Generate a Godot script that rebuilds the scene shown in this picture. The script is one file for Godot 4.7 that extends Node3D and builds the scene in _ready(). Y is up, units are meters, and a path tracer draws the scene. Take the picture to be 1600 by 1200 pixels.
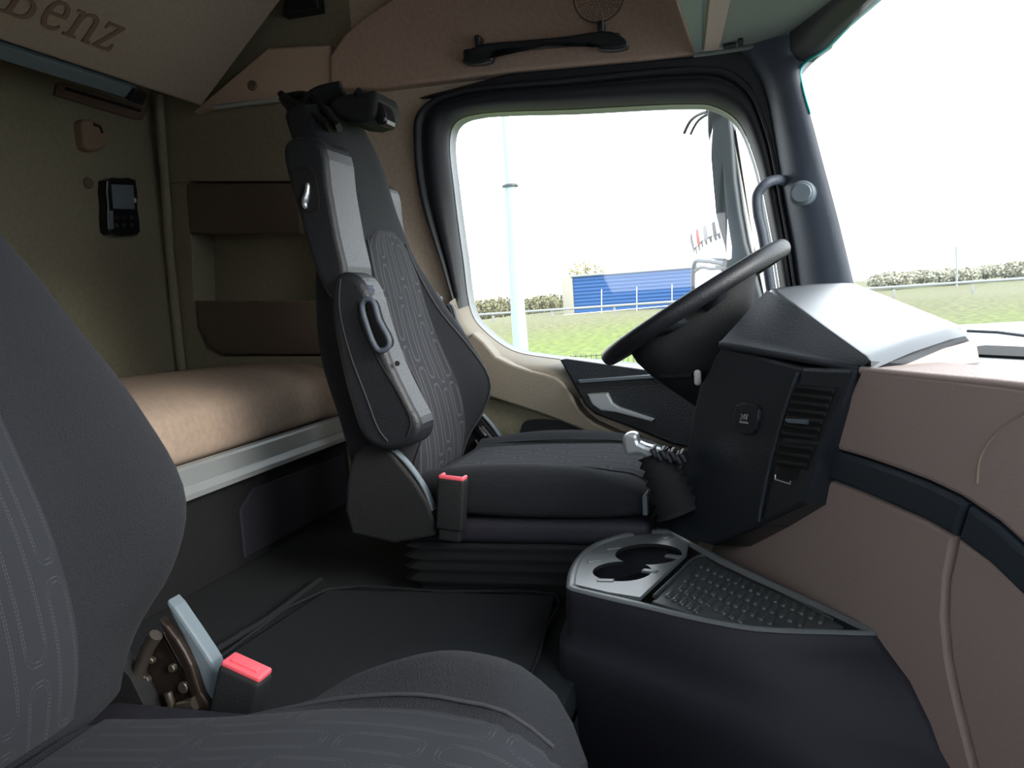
extends Node3D
# A lorry cab seen from the passenger side. x runs to the front of the cab, -z to the driver's door, y is up, the raised cab floor is y = 0.

const FOCAL := 1250.0
var eye := Vector3(0, 0.58, 0)
var eye_basis := Basis()
var used := {}
var M := {}
var rng := RandomNumberGenerator.new()
const DOOR_Z := -2.2

# ---------------------------------------------------------------- measuring
func raw(x: float, y: float) -> Vector3:
	return Vector3((x - 800.0) / FOCAL, -(y - 600.0) / FOCAL, -1.0)

func ray(x: float, y: float) -> Vector3:
	return eye_basis * raw(x, y)

func pz(x: float, y: float, z: float) -> Vector3:
	var d := ray(x, y)
	return eye + d * ((z - eye.z) / d.z)

func px(x: float, y: float, at: float) -> Vector3:
	var d := ray(x, y)
	return eye + d * ((at - eye.x) / d.x)

func py(x: float, y: float, at: float) -> Vector3:
	var d := ray(x, y)
	return eye + d * ((at - eye.y) / d.y)

func hp(x: float, y: float, p: Plane) -> Vector3:
	var d := ray(x, y)
	return eye + d * ((p.d - p.normal.dot(eye)) / p.normal.dot(d))

func lz(a: Array, z: float) -> PackedVector3Array:
	var r := PackedVector3Array()
	for i in range(0, a.size(), 2):
		r.append(pz(a[i], a[i + 1], z))
	return r

func lx(a: Array, x: float) -> PackedVector3Array:
	var r := PackedVector3Array()
	for i in range(0, a.size(), 2):
		r.append(px(a[i], a[i + 1], x))
	return r

func ly(a: Array, y: float) -> PackedVector3Array:
	var r := PackedVector3Array()
	for i in range(0, a.size(), 2):
		r.append(py(a[i], a[i + 1], y))
	return r

func lp(a: Array, p: Plane) -> PackedVector3Array:
	var r := PackedVector3Array()
	for i in range(0, a.size(), 2):
		r.append(hp(a[i], a[i + 1], p))
	return r

func moved(a: PackedVector3Array, by: Vector3) -> PackedVector3Array:
	var r := PackedVector3Array()
	for p in a:
		r.append(p + by)
	return r

func flip(a: PackedVector3Array) -> PackedVector3Array:   # mirrored across the seat's middle
	var r := PackedVector3Array()
	for p in a:
		r.append(Vector3(p.x, p.y, -p.z))
	return r

func spl(p: PackedVector3Array, k: int, closed := false) -> PackedVector3Array:
	var r := PackedVector3Array()
	var n := p.size()
	for i in (n if closed else n - 1):
		var a := p[(i - 1 + n) % n] if closed else p[maxi(i - 1, 0)]
		var b := p[i]
		var c := p[(i + 1) % n]
		var d := p[(i + 2) % n] if closed else p[mini(i + 2, n - 1)]
		var ta := maxf(1e-4, sqrt(a.distance_to(b)))
		var tb := maxf(1e-4, sqrt(b.distance_to(c)))
		var td := maxf(1e-4, sqrt(c.distance_to(d)))
		for j in k:
			r.append(b.cubic_interpolate_in_time(c, a, d, float(j) / k, tb, -ta, tb + td))
	if not closed:
		r.append(p[n - 1])
	return r

func tab(t: Array, x: float) -> float:   # smooth look-up in [x0, y0, x1, y1, ...]
	var n := t.size() / 2
	if x <= t[0]:
		return t[1]
	if x >= t[2 * n - 2]:
		return t[2 * n - 1]
	var i := 0
	while x > t[2 * i + 2]:
		i += 1
	var i0 := maxi(i - 1, 0)
	var i3 := mini(i + 2, n - 1)
	var x0: float = t[2 * i]
	var x1: float = t[2 * i + 2]
	var w := (x - x0) / (x1 - x0)
	return cubic_interpolate_in_time(t[2 * i + 1], t[2 * i + 3], t[2 * i0 + 1], t[2 * i3 + 1], w, x1 - x0, t[2 * i0] - x0 if i0 < i else -0.1, t[2 * i3] - x0 if i3 > i + 1 else x1 - x0 + 0.1)

# ---------------------------------------------------------------- shapes
func sb() -> SurfaceTool:
	var s := SurfaceTool.new()
	s.begin(Mesh.PRIMITIVE_TRIANGLES)
	return s

func tri(s: SurfaceTool, a: Vector3, b: Vector3, c: Vector3) -> void:
	for v: Vector3 in [a, b, c]:
		s.set_uv(Vector2(0, 0))
		s.add_vertex(v)

func quad(s: SurfaceTool, a: Vector3, b: Vector3, c: Vector3, d: Vector3) -> void:
	tri(s, a, b, c)
	tri(s, a, c, d)

func newell(l: PackedVector3Array) -> Vector3:
	var n := Vector3()
	for i in l.size():
		var a := l[i]
		var b := l[(i + 1) % l.size()]
		n += a.cross(b)
	return n.normalized()

func cap(s: SurfaceTool, l: PackedVector3Array) -> void:
	var n := newell(l)
	var u := n.cross(Vector3.UP if absf(n.y) < 0.9 else Vector3.RIGHT).normalized()
	var v := n.cross(u)
	var flat := PackedVector2Array()
	for p in l:
		flat.append(Vector2(p.dot(u), p.dot(v)) * 100.0)
	var t := Geometry2D.triangulate_polygon(flat)
	if t.is_empty():
		var c := Vector3()
		for p in l:
			c += p / l.size()
		for i in l.size():
			tri(s, c, l[i], l[(i + 1) % l.size()])
		return
	for i in range(0, t.size(), 3):
		tri(s, l[t[i]], l[t[i + 1]], l[t[i + 2]])

func inset(l: PackedVector3Array, by: float) -> PackedVector3Array:
	var n := newell(l)
	var r := PackedVector3Array()
	var k := l.size()
	for i in k:
		var e1 := (l[i] - l[(i - 1 + k) % k]).normalized()
		var e2 := (l[(i + 1) % k] - l[i]).normalized()
		var a := n.cross(e1)
		var b := n.cross(e2)
		var m := (a + b).normalized()
		r.append(l[i] + m * (by / maxf(0.45, m.dot(a))))
	return r

func prism(s: SurfaceTool, l: PackedVector3Array, off: Vector3, bevel := 0.004) -> void:
	# the outline l is the face one sees; off leads away from it
	s.set_smooth_group(-1)
	var d := off.normalized()
	var rings := [inset(l, bevel), moved(inset(l, bevel * 0.3), d * bevel * 0.3), moved(l, d * bevel), moved(l, off)]
	if bevel >= 0.0075:   # a properly rounded edge where it is large enough to see
		rings = []
		for k in 6:
			var a := PI / 2 * k / 5.0
			rings.append(moved(inset(l, bevel * (1.0 - sin(a))), d * bevel * (1.0 - cos(a))))
		grid(s, rings, true)
		s.set_smooth_group(-1)
		rings = [rings[0], rings[5], rings[5], moved(l, off)]
	for q in ([2] if bevel >= 0.0075 else [0, 1, 2]):
		var a: PackedVector3Array = rings[q]
		var b: PackedVector3Array = rings[q + 1]
		for i in l.size():
			var j := (i + 1) % l.size()
			quad(s, a[i], a[j], b[j], b[i])
	cap(s, rings[0])
	cap(s, rings[3])

func grid(s: SurfaceTool, rows: Array, closed := false, caps := false, smooth := 0) -> void:
	s.set_smooth_group(smooth)
	var n := (rows[0] as PackedVector3Array).size()
	var m := n if closed else n - 1
	for r in rows.size() - 1:
		var a: PackedVector3Array = rows[r]
		var b: PackedVector3Array = rows[r + 1]
		var v0 := float(r) / (rows.size() - 1)
		var v1 := float(r + 1) / (rows.size() - 1)
		for i in m:
			var j := (i + 1) % n
			var u0 := float(i) / m
			var u1 := float(i + 1) / m
			for t in [[a[i], u0, v0], [a[j], u1, v0], [b[j], u1, v1], [a[i], u0, v0], [b[j], u1, v1], [b[i], u0, v1]]:
				s.set_uv(Vector2(t[1], t[2]))
				s.add_vertex(t[0])
	if caps:
		s.set_smooth_group(-1)
		cap(s, rows[0])
		cap(s, rows[rows.size() - 1])

func sheet(s: SurfaceTool, rows: Array, off: Vector3) -> void:   # a curved panel with thickness
	var back := []
	for r: PackedVector3Array in rows:
		back.append(moved(r, off))
	grid(s, rows)
	grid(s, back)
	var n := (rows[0] as PackedVector3Array).size()
	var rim := PackedVector3Array()
	rim.append_array(rows[0])
	for r in range(1, rows.size()):
		rim.append(rows[r][n - 1])
	var last: PackedVector3Array = rows[rows.size() - 1].duplicate()
	last.reverse()
	rim.append_array(last.slice(1))
	for r in range(rows.size() - 2, 0, -1):
		rim.append(rows[r][0])
	s.set_smooth_group(-1)
	for i in rim.size():
		var j := (i + 1) % rim.size()
		quad(s, rim[i], rim[j], rim[j] + off, rim[i] + off)

func tube(s: SurfaceTool, p: PackedVector3Array, radius, sides := 12, closed := false) -> void:
	var rings := []
	var n := p.size()
	var side := Vector3()
	for i in n:
		var t := (p[(i + 1) % n] - p[(i - 1 + n) % n]) if closed else (p[mini(i + 1, n - 1)] - p[maxi(i - 1, 0)])
		t = t.normalized()
		if side == Vector3():
			side = t.cross(Vector3.UP if absf(t.y) < 0.9 else Vector3.RIGHT).normalized()
		side = (side - t * t.dot(side)).normalized()
		var up := t.cross(side)
		var rad: float = radius[i] if radius is Array else radius
		var ring := PackedVector3Array()
		for k in sides:
			var a := TAU * k / sides
			ring.append(p[i] + (side * cos(a) + up * sin(a)) * rad)
		rings.append(ring)
	if closed:
		rings.append(rings[0])
	grid(s, rings, true, not closed)

func strap(s: SurfaceTool, p: PackedVector3Array, wide: Vector3, thick: float) -> void:   # a flat band along p
	var rings := []
	for i in p.size():
		var t := (p[mini(i + 1, p.size() - 1)] - p[maxi(i - 1, 0)]).normalized()
		var w := wide / 2.0
		var h := t.cross(wide).normalized() * thick / 2.0
		rings.append(PackedVector3Array([p[i] - w - h * 0.6, p[i] - w * 0.93 - h, p[i] + w * 0.93 - h, p[i] + w - h * 0.6, p[i] + w + h * 0.6, p[i] + w * 0.93 + h, p[i] - w * 0.93 + h, p[i] - w + h * 0.6]))
	grid(s, rings, true, true)

func rbox(s: SurfaceTool, at: Transform3D, size: Vector3, r: float, k := 3) -> void:   # a box with rounded edges
	var h := size / 2.0
	r = minf(r, minf(h.x, minf(h.y, h.z)) * 0.999)
	var core := h - Vector3(r, r, r)
	for axis in 3:
		for sgn: float in [-1.0, 1.0]:
			var n := Vector3()
			n[axis] = sgn
			var ua := (axis + 1) % 3
			var va := (axis + 2) % 3
			var us := []
			var vs := []
			for q in k + 1:
				us.append(-h[ua] + r * q / k)
				vs.append(-h[va] + r * q / k)
			for q in k + 1:
				us.append(h[ua] - r + r * q / k)
				vs.append(h[va] - r + r * q / k)
			var rows := []
			for u in us:
				var row := PackedVector3Array()
				for v in vs:
					var p := Vector3()
					p[axis] = sgn * h[axis]
					p[ua] = u
					p[va] = v
					var c := p.clamp(-core, core)
					var d := p - c
					row.append(at * (c + (d.normalized() * r if d.length() > 1e-6 else Vector3())))
				rows.append(row)
			if sgn < 0:
				rows.reverse()
			grid(s, rows)

func rb(s: SurfaceTool, c: Vector3, size: Vector3, r := 0.01, rot := Vector3()) -> void:
	rbox(s, Transform3D(Basis.from_euler(rot), c), size, r)

func disc(s: SurfaceTool, c: Vector3, axis: Vector3, radius: float, length: float, bev := 0.003, n := 24) -> void:   # a short round bar from c along axis
	axis = axis.normalized()
	var u := axis.cross(Vector3.UP if absf(axis.y) < 0.9 else Vector3.RIGHT).normalized()
	var v := axis.cross(u)
	var rings := []
	for q in [[0.0, radius], [length - bev, radius], [length, radius - bev]]:
		var ring := PackedVector3Array()
		for i in n:
			var a := TAU * i / n
			ring.append(c + axis * q[0] + (u * cos(a) + v * sin(a)) * q[1])
		rings.append(ring)
	grid(s, rings, true, true, -1)

# ---------------------------------------------------------------- naming
func numbered(called: String) -> String:
	var n: int = used.get(called, 0)
	used[called] = n + 1
	return called if n == 0 else "%s_%03d" % [called, n]

func thing(called: String, label: String, category: String, at := Vector3(), group := "") -> Node3D:
	var o := Node3D.new()
	o.name = numbered(called)
	add_child(o)
	o.position = at
	tag(o, label, category, group)
	return o

func tag(o: Node, label: String, category: String, group := "") -> void:
	o.set_meta("label", label)
	o.set_meta("category", category)
	if group:
		o.set_meta("group", group)

func part(called: String, s: SurfaceTool, m: Material, parent: Node, label := "") -> MeshInstance3D:
	s.generate_normals()
	var o := MeshInstance3D.new()
	o.mesh = s.commit()
	o.material_override = m
	o.name = called if parent != self else numbered(called)
	parent.add_child(o, true)
	if label:
		o.set_meta("label", label)
	return o

func struct(called: String, s: SurfaceTool, m: Material, label := "") -> MeshInstance3D:
	var o := part(called, s, m, self)
	o.set_meta("kind", "structure")
	if label:
		o.set_meta("label", label)
	return o

# ---------------------------------------------------------------- materials
func noise(freq: float, type: int, as_normal: bool, bump := 4.0, lo := Color(0.75, 0.75, 0.75), hi := Color(1, 1, 1)) -> NoiseTexture2D:
	var t := NoiseTexture2D.new()
	var f := FastNoiseLite.new()
	f.noise_type = type
	f.frequency = freq
	f.fractal_octaves = 3
	f.seed = 7
	t.noise = f
	t.width = 256
	t.height = 256
	t.seamless = true
	t.as_normal_map = as_normal
	t.bump_strength = bump
	if not as_normal:
		var g := Gradient.new()
		g.set_color(0, lo)
		g.set_color(1, hi)
		t.color_ramp = g
	return t

func mat(c: Color, rough: float, metal := 0.0, normal: Texture2D = null, depth := 0.3, scale := 8.0, albedo: Texture2D = null) -> StandardMaterial3D:
	var m := StandardMaterial3D.new()
	m.albedo_color = c
	m.roughness = rough
	m.metallic = metal
	m.cull_mode = BaseMaterial3D.CULL_DISABLED
	if normal or albedo:
		m.uv1_triplanar = true
		m.uv1_world_triplanar = true
		m.uv1_scale = Vector3.ONE * scale
	if normal:
		m.normal_enabled = true
		m.normal_texture = normal
		m.normal_scale = depth
	if albedo:
		m.albedo_texture = albedo
	return m

func c8(r: int, g: int, b: int) -> Color:
	return Color(r / 255.0, g / 255.0, b / 255.0)

func stitched(w: int, h: int, cols: int, base: Color, thread: Color, sd: int) -> ImageTexture:
	# woven cloth with long outlined pills in rows of double dotted stitching
	var im := Image.create(w, h, false, Image.FORMAT_RGB8)
	var r := RandomNumberGenerator.new()
	r.seed = sd
	for y in h:
		for x in w:
			var k := 0.9 + 0.14 * r.randf() + (0.05 if (x + y) % 4 < 2 else 0.0)
			im.set_pixel(x, y, Color(base.r * k, base.g * k, base.b * k))
	var cw := float(w) / cols
	for c in cols:
		var y := -r.randf() * h * 0.25
		while y < h:
			var length := h * (0.14 + 0.26 * r.randf())
			var x0 := (c + 0.16) * cw
			var x1 := (c + 0.84) * cw
			for inner in 2:
				var o := inner * maxf(3.0, w / 110.0)
				var rad := cw * 0.22
				var peri := []
				var ya := y + o
				var yb := y + length - o
				var step := 0.7
				var q := ya + rad
				while q < yb - rad:
					peri.append(Vector2(x0 + o, q))
					peri.append(Vector2(x1 - o, q))
					q += step
				q = x0 + o + rad
				while q < x1 - o - rad:
					peri.append(Vector2(q, ya))
					peri.append(Vector2(q, yb))
					q += step
				for e in 16:
					var a := PI / 2 * e / 16.0
					var d := Vector2(cos(a), sin(a)) * rad
					peri.append(Vector2(x1 - o - rad + d.x, yb - rad + d.y))
					peri.append(Vector2(x0 + o + rad - d.x, yb - rad + d.y))
					peri.append(Vector2(x1 - o - rad + d.x, ya + rad - d.y))
					peri.append(Vector2(x0 + o + rad - d.x, ya + rad - d.y))
				for v: Vector2 in peri:
					var ix := int(v.x)
					var iy := int(v.y)
					if ix >= 0 and iy >= 0 and ix < w and iy < h and (int(v.x * 0.5) + int(v.y * 0.5)) % 3 != 0:
						im.set_pixel(ix, iy, thread)
			y += length + h * 0.025
	return ImageTexture.create_from_image(im)

func materials() -> void:
	var grain := noise(0.09, FastNoiseLite.TYPE_CELLULAR, true, 5.0)
	var cloth := noise(0.16, FastNoiseLite.TYPE_SIMPLEX, true, 8.0)
	var mottle := noise(0.03, FastNoiseLite.TYPE_SIMPLEX, false, 1.0, Color(0.92, 0.92, 0.92), Color(1, 1, 1))
	var speck := noise(0.25, FastNoiseLite.TYPE_SIMPLEX, false, 1.0, Color(0.55, 0.55, 0.55), Color(1, 1, 1))
	M.beige = mat(c8(157, 140, 134), 0.62, 0, grain, 0.25, 9)
	M.beige_soft = mat(c8(150, 136, 122), 0.85, 0, cloth, 0.12, 7, mottle)
	M.headliner = mat(c8(180, 156, 140), 0.9, 0, cloth, 0.12, 7, mottle)
	M.wall_cloth = mat(c8(132, 127, 106), 0.92, 0, cloth, 0.2, 6, mottle)
	M.pocket = mat(c8(86, 74, 64), 0.9, 0, cloth, 0.15, 7)
	M.black = mat(c8(23, 26, 31), 0.5, 0, grain, 0.3, 11)
	M.black_soft = mat(c8(14, 16, 19), 0.75, 0, grain, 0.3, 11)
	M.seal = mat(c8(26, 29, 36), 0.55)
	M.dash = mat(c8(32, 37, 43), 0.34, 0, grain, 0.35, 11)
	M.hood_front = mat(c8(46, 50, 56), 0.6, 0, grain, 0.3, 11)
	M.hood = mat(c8(36, 41, 46), 0.28)
	M.hood.metallic_specular = 0.8
	M.console_top = mat(c8(98, 102, 104), 0.3, 0, grain, 0.1, 14)
	M.navy = mat(c8(29, 29, 39), 0.7, 0, grain, 0.25, 12)
	M.gloss = mat(c8(20, 22, 26), 0.22)
	M.tray = mat(c8(62, 66, 68), 0.32, 0, grain, 0.15, 14)
	M.seat = mat(c8(32, 35, 42), 0.95, 0, cloth, 0.35, 9, speck)
	M.seat_side = mat(c8(40, 43, 50), 0.95, 0, cloth, 0.4, 9, speck)
	M.piping = mat(c8(44, 45, 50), 0.8)
	M.wing_pad = mat(c8(96, 100, 104), 0.4, 0, grain, 0.2, 10)
	M.slate = mat(c8(92, 104, 112), 0.5, 0, grain, 0.15, 12)
	M.pillar = mat(c8(70, 78, 90), 0.55, 0, grain, 0.2, 12)
	M.strip = mat(c8(42, 51, 59), 0.38, 0, grain, 0.1, 12)
	M.shelf = mat(c8(110, 118, 114), 0.6, 0, grain, 0.2, 9)
	M.carpet = mat(c8(18, 22, 28), 1.0, 0, cloth, 0.8, 8, speck)
	M.mat = mat(c8(27, 34, 41), 0.85, 0, cloth, 0.5, 10, speck)
	M.rubber = mat(c8(14, 16, 19), 0.8)
	M.wall_side = mat(c8(190, 175, 158), 0.85, 0, cloth, 0.12, 7, mottle)
	M.lining = mat(c8(184, 162, 142), 0.75, 0, grain, 0.15, 9)
	M.door_beige = mat(c8(128, 121, 108), 0.65, 0, grain, 0.2, 9)
	M.mattress = mat(c8(180, 160, 144), 0.9, 0, cloth, 0.12, 5, mottle)
	M.aluminium = mat(c8(188, 196, 200), 0.42, 0.6)
	M.silver = mat(c8(200, 206, 210), 0.3, 0.8)
	M.steel = mat(c8(120, 112, 104), 0.35, 0.85)
	M.steel_dark = mat(c8(56, 48, 44), 0.4, 0.7)
	M.red = mat(c8(226, 92, 104), 0.45)
	M.thread = mat(c8(108, 88, 74), 0.85)
	M.tan = mat(c8(124, 104, 86), 0.6)
	M.tan_dark = mat(c8(98, 80, 68), 0.75)
	M.white = mat(c8(226, 228, 228), 0.4)
	M.print_white = mat(c8(150, 156, 160), 0.6)
	M.dark_hole = mat(c8(8, 9, 11), 0.9)
	M.glass = StandardMaterial3D.new()
	M.glass.albedo_color = Color(0.9, 1.0, 0.98, 0.04)
	M.glass.transparency = BaseMaterial3D.TRANSPARENCY_ALPHA
	M.glass.roughness = 0.02
	M.glass.cull_mode = BaseMaterial3D.CULL_DISABLED
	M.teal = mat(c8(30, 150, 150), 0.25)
	M.mirror_case = mat(c8(48, 58, 66), 0.5, 0, grain, 0.1, 12)
	M.mirror = mat(c8(245, 247, 248), 0.02, 1.0)
	M.blue = mat(c8(2, 62, 116), 0.6, 0, null, 0.3, 1.0)
	M.pole = mat(c8(138, 154, 158), 0.6, 0, null, 0.3, 2.0, mottle)
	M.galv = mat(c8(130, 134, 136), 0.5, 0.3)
	M.plaster = mat(c8(140, 136, 126), 0.9)
	M.leaf = mat(c8(112, 110, 84), 0.9)  # bush leaves, haze over the road painted into the colour
	M.leaf_far = mat(c8(152, 150, 134), 0.95)  # lightened further, the thicker distance haze is in this leaf colour
	M.leaf_pale = mat(c8(140, 134, 96), 0.9)
	M.bark = mat(c8(120, 108, 90), 0.9)
	M.asphalt = mat(c8(128, 128, 126), 0.95)
	M.grass = mat(Color.WHITE, 1.0, 0, null, 0.3, 0.13, noise(0.06, FastNoiseLite.TYPE_SIMPLEX, false, 1.0, Color(0.6, 0.62, 0.55), Color(1, 1, 1)))
	M.grass.vertex_color_use_as_albedo = true
	for k in [["pattern", 31, 330, 560, 6, 128], ["pattern_long", 32, 330, 420, 6, 112], ["pattern_near", 33, 768, 900, 7, 98], ["pattern_near_long", 34, 768, 900, 7, 98]]:
		var p := StandardMaterial3D.new()
		p.albedo_texture = stitched(k[2], k[3], k[4], c8(36, 38, 44), c8(k[5], k[5], k[5] + 2), k[1])
		p.roughness = 0.95
		p.cull_mode = BaseMaterial3D.CULL_DISABLED
		M[k[0]] = p

# ---------------------------------------------------------------- the cab shell
func box(s: SurfaceTool, a: Vector3, b: Vector3, r := 0.004) -> void:
	rbox(s, Transform3D(Basis(), (a + b) / 2.0), (b - a).abs(), r, 1)

func window_loops() -> Array:
	var inner := lz([702, 218, 709, 194, 730, 181, 900, 170, 1080, 162, 1114, 165, 1152, 188, 1180, 250, 1200, 340, 1216, 430, 1222, 490, 1200, 566, 1140, 590, 1000, 574, 860, 560, 800, 548, 757, 518, 737, 492, 722, 400, 709, 300], -2.24)
	var outer := lz([648, 225, 652, 180, 690, 148, 900, 120, 1080, 103, 1130, 106, 1170, 132, 1200, 200, 1222, 310, 1240, 420, 1250, 500, 1240, 600, 1150, 614, 1000, 586, 860, 575, 790, 567, 744, 530, 722, 500, 690, 410, 658, 310], DOOR_Z + 0.012)
	return [spl(inner, 5, true), spl(outer, 5, true)]

func shell() -> void:
	var s := sb()
	box(s, Vector3(-1.82, -0.07, -2.24), Vector3(-0.28, -0.012, 0.1))
	box(s, Vector3(-0.30, -0.36, -2.24), Vector3(0.9, -0.30, 0.1))
	box(s, Vector3(-0.30, -0.30, -2.24), Vector3(-0.28, -0.05, 0.1))
	struct("floor", s, M.mat, "dark carpeted cab floor with a step down to the front footwells")
	s = sb()
	box(s, Vector3(-1.86, -0.4, -2.3), Vector3(-1.78, 1.95, 0.16))
	struct("wall_back", s, M.wall_cloth, "beige cloth covered back wall behind the bunk")
	s = sb()
	box(s, Vector3(-1.86, 1.84, -2.36), Vector3(0.5, 1.9, 0.16))
	struct("ceiling", s, M.headliner, "beige roof lining of the cab")
	s = sb()   # unseen passenger side: doorway walled up to a small window to dim the cab
	box(s, Vector3(-1.86, -0.4, 0.1), Vector3(-0.8, 1.9, 0.16))
	box(s, Vector3(-0.1, -0.4, 0.1), Vector3(0.95, 0.4, 0.16))
	box(s, Vector3(-0.1, 0.4, 0.1), Vector3(0.2, 1.1, 0.16))
	box(s, Vector3(-0.8, 1.0, 0.1), Vector3(0.5, 1.9, 0.16))
	box(s, Vector3(-0.8, -0.4, 0.1), Vector3(-0.1, 0.6, 0.16))
	struct("wall_right", s, M.beige, "beige unseen passenger side wall, its side window kept small to cut the light")
	s = sb()
	box(s, Vector3(0.86, -0.4, -2.36), Vector3(0.95, 0.38, 0.16))
	struct("wall_front", s, M.black_soft, "dark bulkhead under the windscreen")

	# driver's side: a ring of wall round the window, then the sleeping compartment with its niche
	var loops := window_loops()
	var hole: PackedVector3Array = loops[1]
	s = sb()
	var edge := PackedVector3Array()
	var mid := Vector3(-0.35, 0.8, DOOR_Z)
	for p in hole:
		var d := p - mid
		var k := minf((0.49 if d.x > 0 else 0.72) / maxf(absf(d.x), 1e-4), (1.1 if d.y > 0 else 1.2) / maxf(absf(d.y), 1e-4))
		edge.append(Vector3(mid.x + d.x * k, mid.y + d.y * k, DOOR_Z))
	var flat := PackedVector3Array()
	for p in hole:
		flat.append(Vector3(p.x, p.y, DOOR_Z))
	grid(s, [edge, flat, moved(flat, Vector3(0, 0, -0.14)), moved(edge, Vector3(0, 0, -0.14)), edge], true, false, -1)
	box(s, Vector3(0.13, -0.4, -2.34), Vector3(0.95, 0.38, -2.2))
	box(s, Vector3(-1.1, 1.85, -2.34), Vector3(0.16, 1.95, -2.2))
	struct("wall_left", s, M.wall_side, "beige side wall round the driver's window")
	s = sb()
	var niche := lz([296, 283, 520, 283, 520, 557, 345, 557, 322, 545, 308, 515, 303, 470], DOOR_Z)
	var x0 := -1.8
	var x1 := -1.06
	var nb: PackedVector3Array = niche
	# four pieces round the niche
	prism(s, PackedVector3Array([Vector3(x0, -0.4, DOOR_Z), Vector3(x1, -0.4, DOOR_Z), Vector3(x1, nb[2].y, DOOR_Z), nb[2], nb[3], nb[4], nb[5], nb[6], nb[0], Vector3(x0, nb[0].y, DOOR_Z)]), Vector3(0, 0, -0.12), 0.004)
	prism(s, PackedVector3Array([Vector3(x0, nb[0].y, DOOR_Z), nb[0], nb[1], Vector3(x1, nb[1].y, DOOR_Z), Vector3(x1, 1.95, DOOR_Z), Vector3(x0, 1.95, DOOR_Z)]), Vector3(0, 0, -0.12), 0.004)
	prism(s, PackedVector3Array([nb[1], nb[2], Vector3(x1, nb[2].y, DOOR_Z), Vector3(x1, nb[1].y, DOOR_Z)]), Vector3(0, 0, -0.12), 0.002)
	box(s, Vector3(x0, nb[2].y - 0.05, -2.36), Vector3(x1, nb[0].y + 0.05, -2.31))
	struct("wall_bunk_side", s, M.wall_cloth, "beige side wall at the foot of the bunk with a storage niche")
	s = sb()   # padded rounded strip in the corner of the sleeping compartment
	var c0 := Vector3(-1.765, 0.3, -2.175)
	tube(s, PackedVector3Array([c0, Vector3(-1.76, 0.8, -2.175), Vector3(-1.74, 1.2, -2.175), Vector3(-1.735, 1.3, -2.175)]), 0.014, 14)
	struct("trim_1", s, M.wall_cloth, "padded beige strip in the rear corner")

	# pockets of the niche
	for q in [[[290, 286, 470, 286, 470, 366, 296, 366], "upper brown pocket panel in the side niche above the bunk"], [[305, 470, 525, 470, 525, 554, 348, 554, 326, 543, 311, 514], "lower brown pocket panel with a rounded corner just above the mattress"]]:
		s = sb()
		prism(s, lz(q[0], DOOR_Z + 0.004), Vector3(0, 0, -0.02), 0.006)
		var pk := part("storage_pocket", s, M.pocket, self)
		tag(pk, q[1], "storage pocket", "pockets in the niche above the bunk")

	# upper side lining
	s = sb()
	prism(s, lz([300, 176, 345, 164, 515, 146, 515, 70, 418, 74], -2.17), Vector3(0, 0, -0.03), 0.008)
	var pn := part("side_lining", s, M.lining, self)
	tag(pn, "smooth pale beige lining panel with a round button beside the folded upper bunk", "panel")
	s = sb()
	disc(s, pz(395, 134, -2.17), Vector3(0, 0, 1), 0.015, 0.006)
	part("button", s, M.tan_dark, pn, "round brown cover button")
	s = sb()
	prism(s, lz([515, 140, 514, 88, 538, 52, 570, 24, 612, -4, 640, -70, 1052, -70, 1062, 0, 1088, 83, 1000, 93, 800, 111, 600, 137], -2.155), Vector3(0, 0, -0.045), 0.01)
	var hl := part("side_headliner", s, M.headliner, self)
	tag(hl, "brown beige lining panel above the driver's door carrying the grab handle", "headliner")
	# the speaker grille in it
	s = sb()
	var sc := pz(936, -6, -2.155)
	disc(s, sc, Vector3(0, 0, 1), 0.066, 0.003, 0.002, 40)
	var sp := part("speaker_grille", s, M.headliner, hl, "round perforated speaker grille")
	var ring := PackedVector3Array()
	for i in 40:
		ring.append(sc + Vector3(cos(TAU * i / 40), sin(TAU * i / 40), 0) * 0.066 + Vector3(0, 0, 0.003))
	s = sb()
	tube(s, ring, 0.0022, 6, true)
	part("grille_ring", s, M.tan_dark, sp)
	s = sb()
	for rr in [[0.012, 6], [0.026, 10], [0.04, 16], [0.053, 20]]:
		for i in rr[1]:
			var a: float = TAU * i / rr[1]
			var loop := PackedVector3Array()
			for k in 8:
				loop.append(sc + Vector3(cos(a), sin(a), 0) * rr[0] + Vector3(cos(TAU * k / 8), sin(TAU * k / 8), 0) * 0.0052 + Vector3(0, 0, 0.0035))
			tube(s, loop, 0.0008, 5, true)
	var hs := part("grille_holes", s, M.tan_dark, sp)
	hs.set_meta("kind", "stuff")

	# recess and strap above the pale panel
	s = sb()
	prism(s, lz([440, 24, 446, -12, 494, -14, 497, 14], -2.15), Vector3(0, 0, -0.04), 0.006)
	var bu := part("strap_buckle", s, M.black, self)
	tag(bu, "dark strap buckle hanging above the pale lining panel at the top edge", "buckle")
	s = sb()
	tube(s, spl(lz([334, 168, 400, 160, 505, 148], -2.15), 4), 0.007, 10)
	var rail := part("curtain_rail", s, M.aluminium, self)
	tag(rail, "thin pale curtain rail under the lining panel in the rear corner", "rail")

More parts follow.
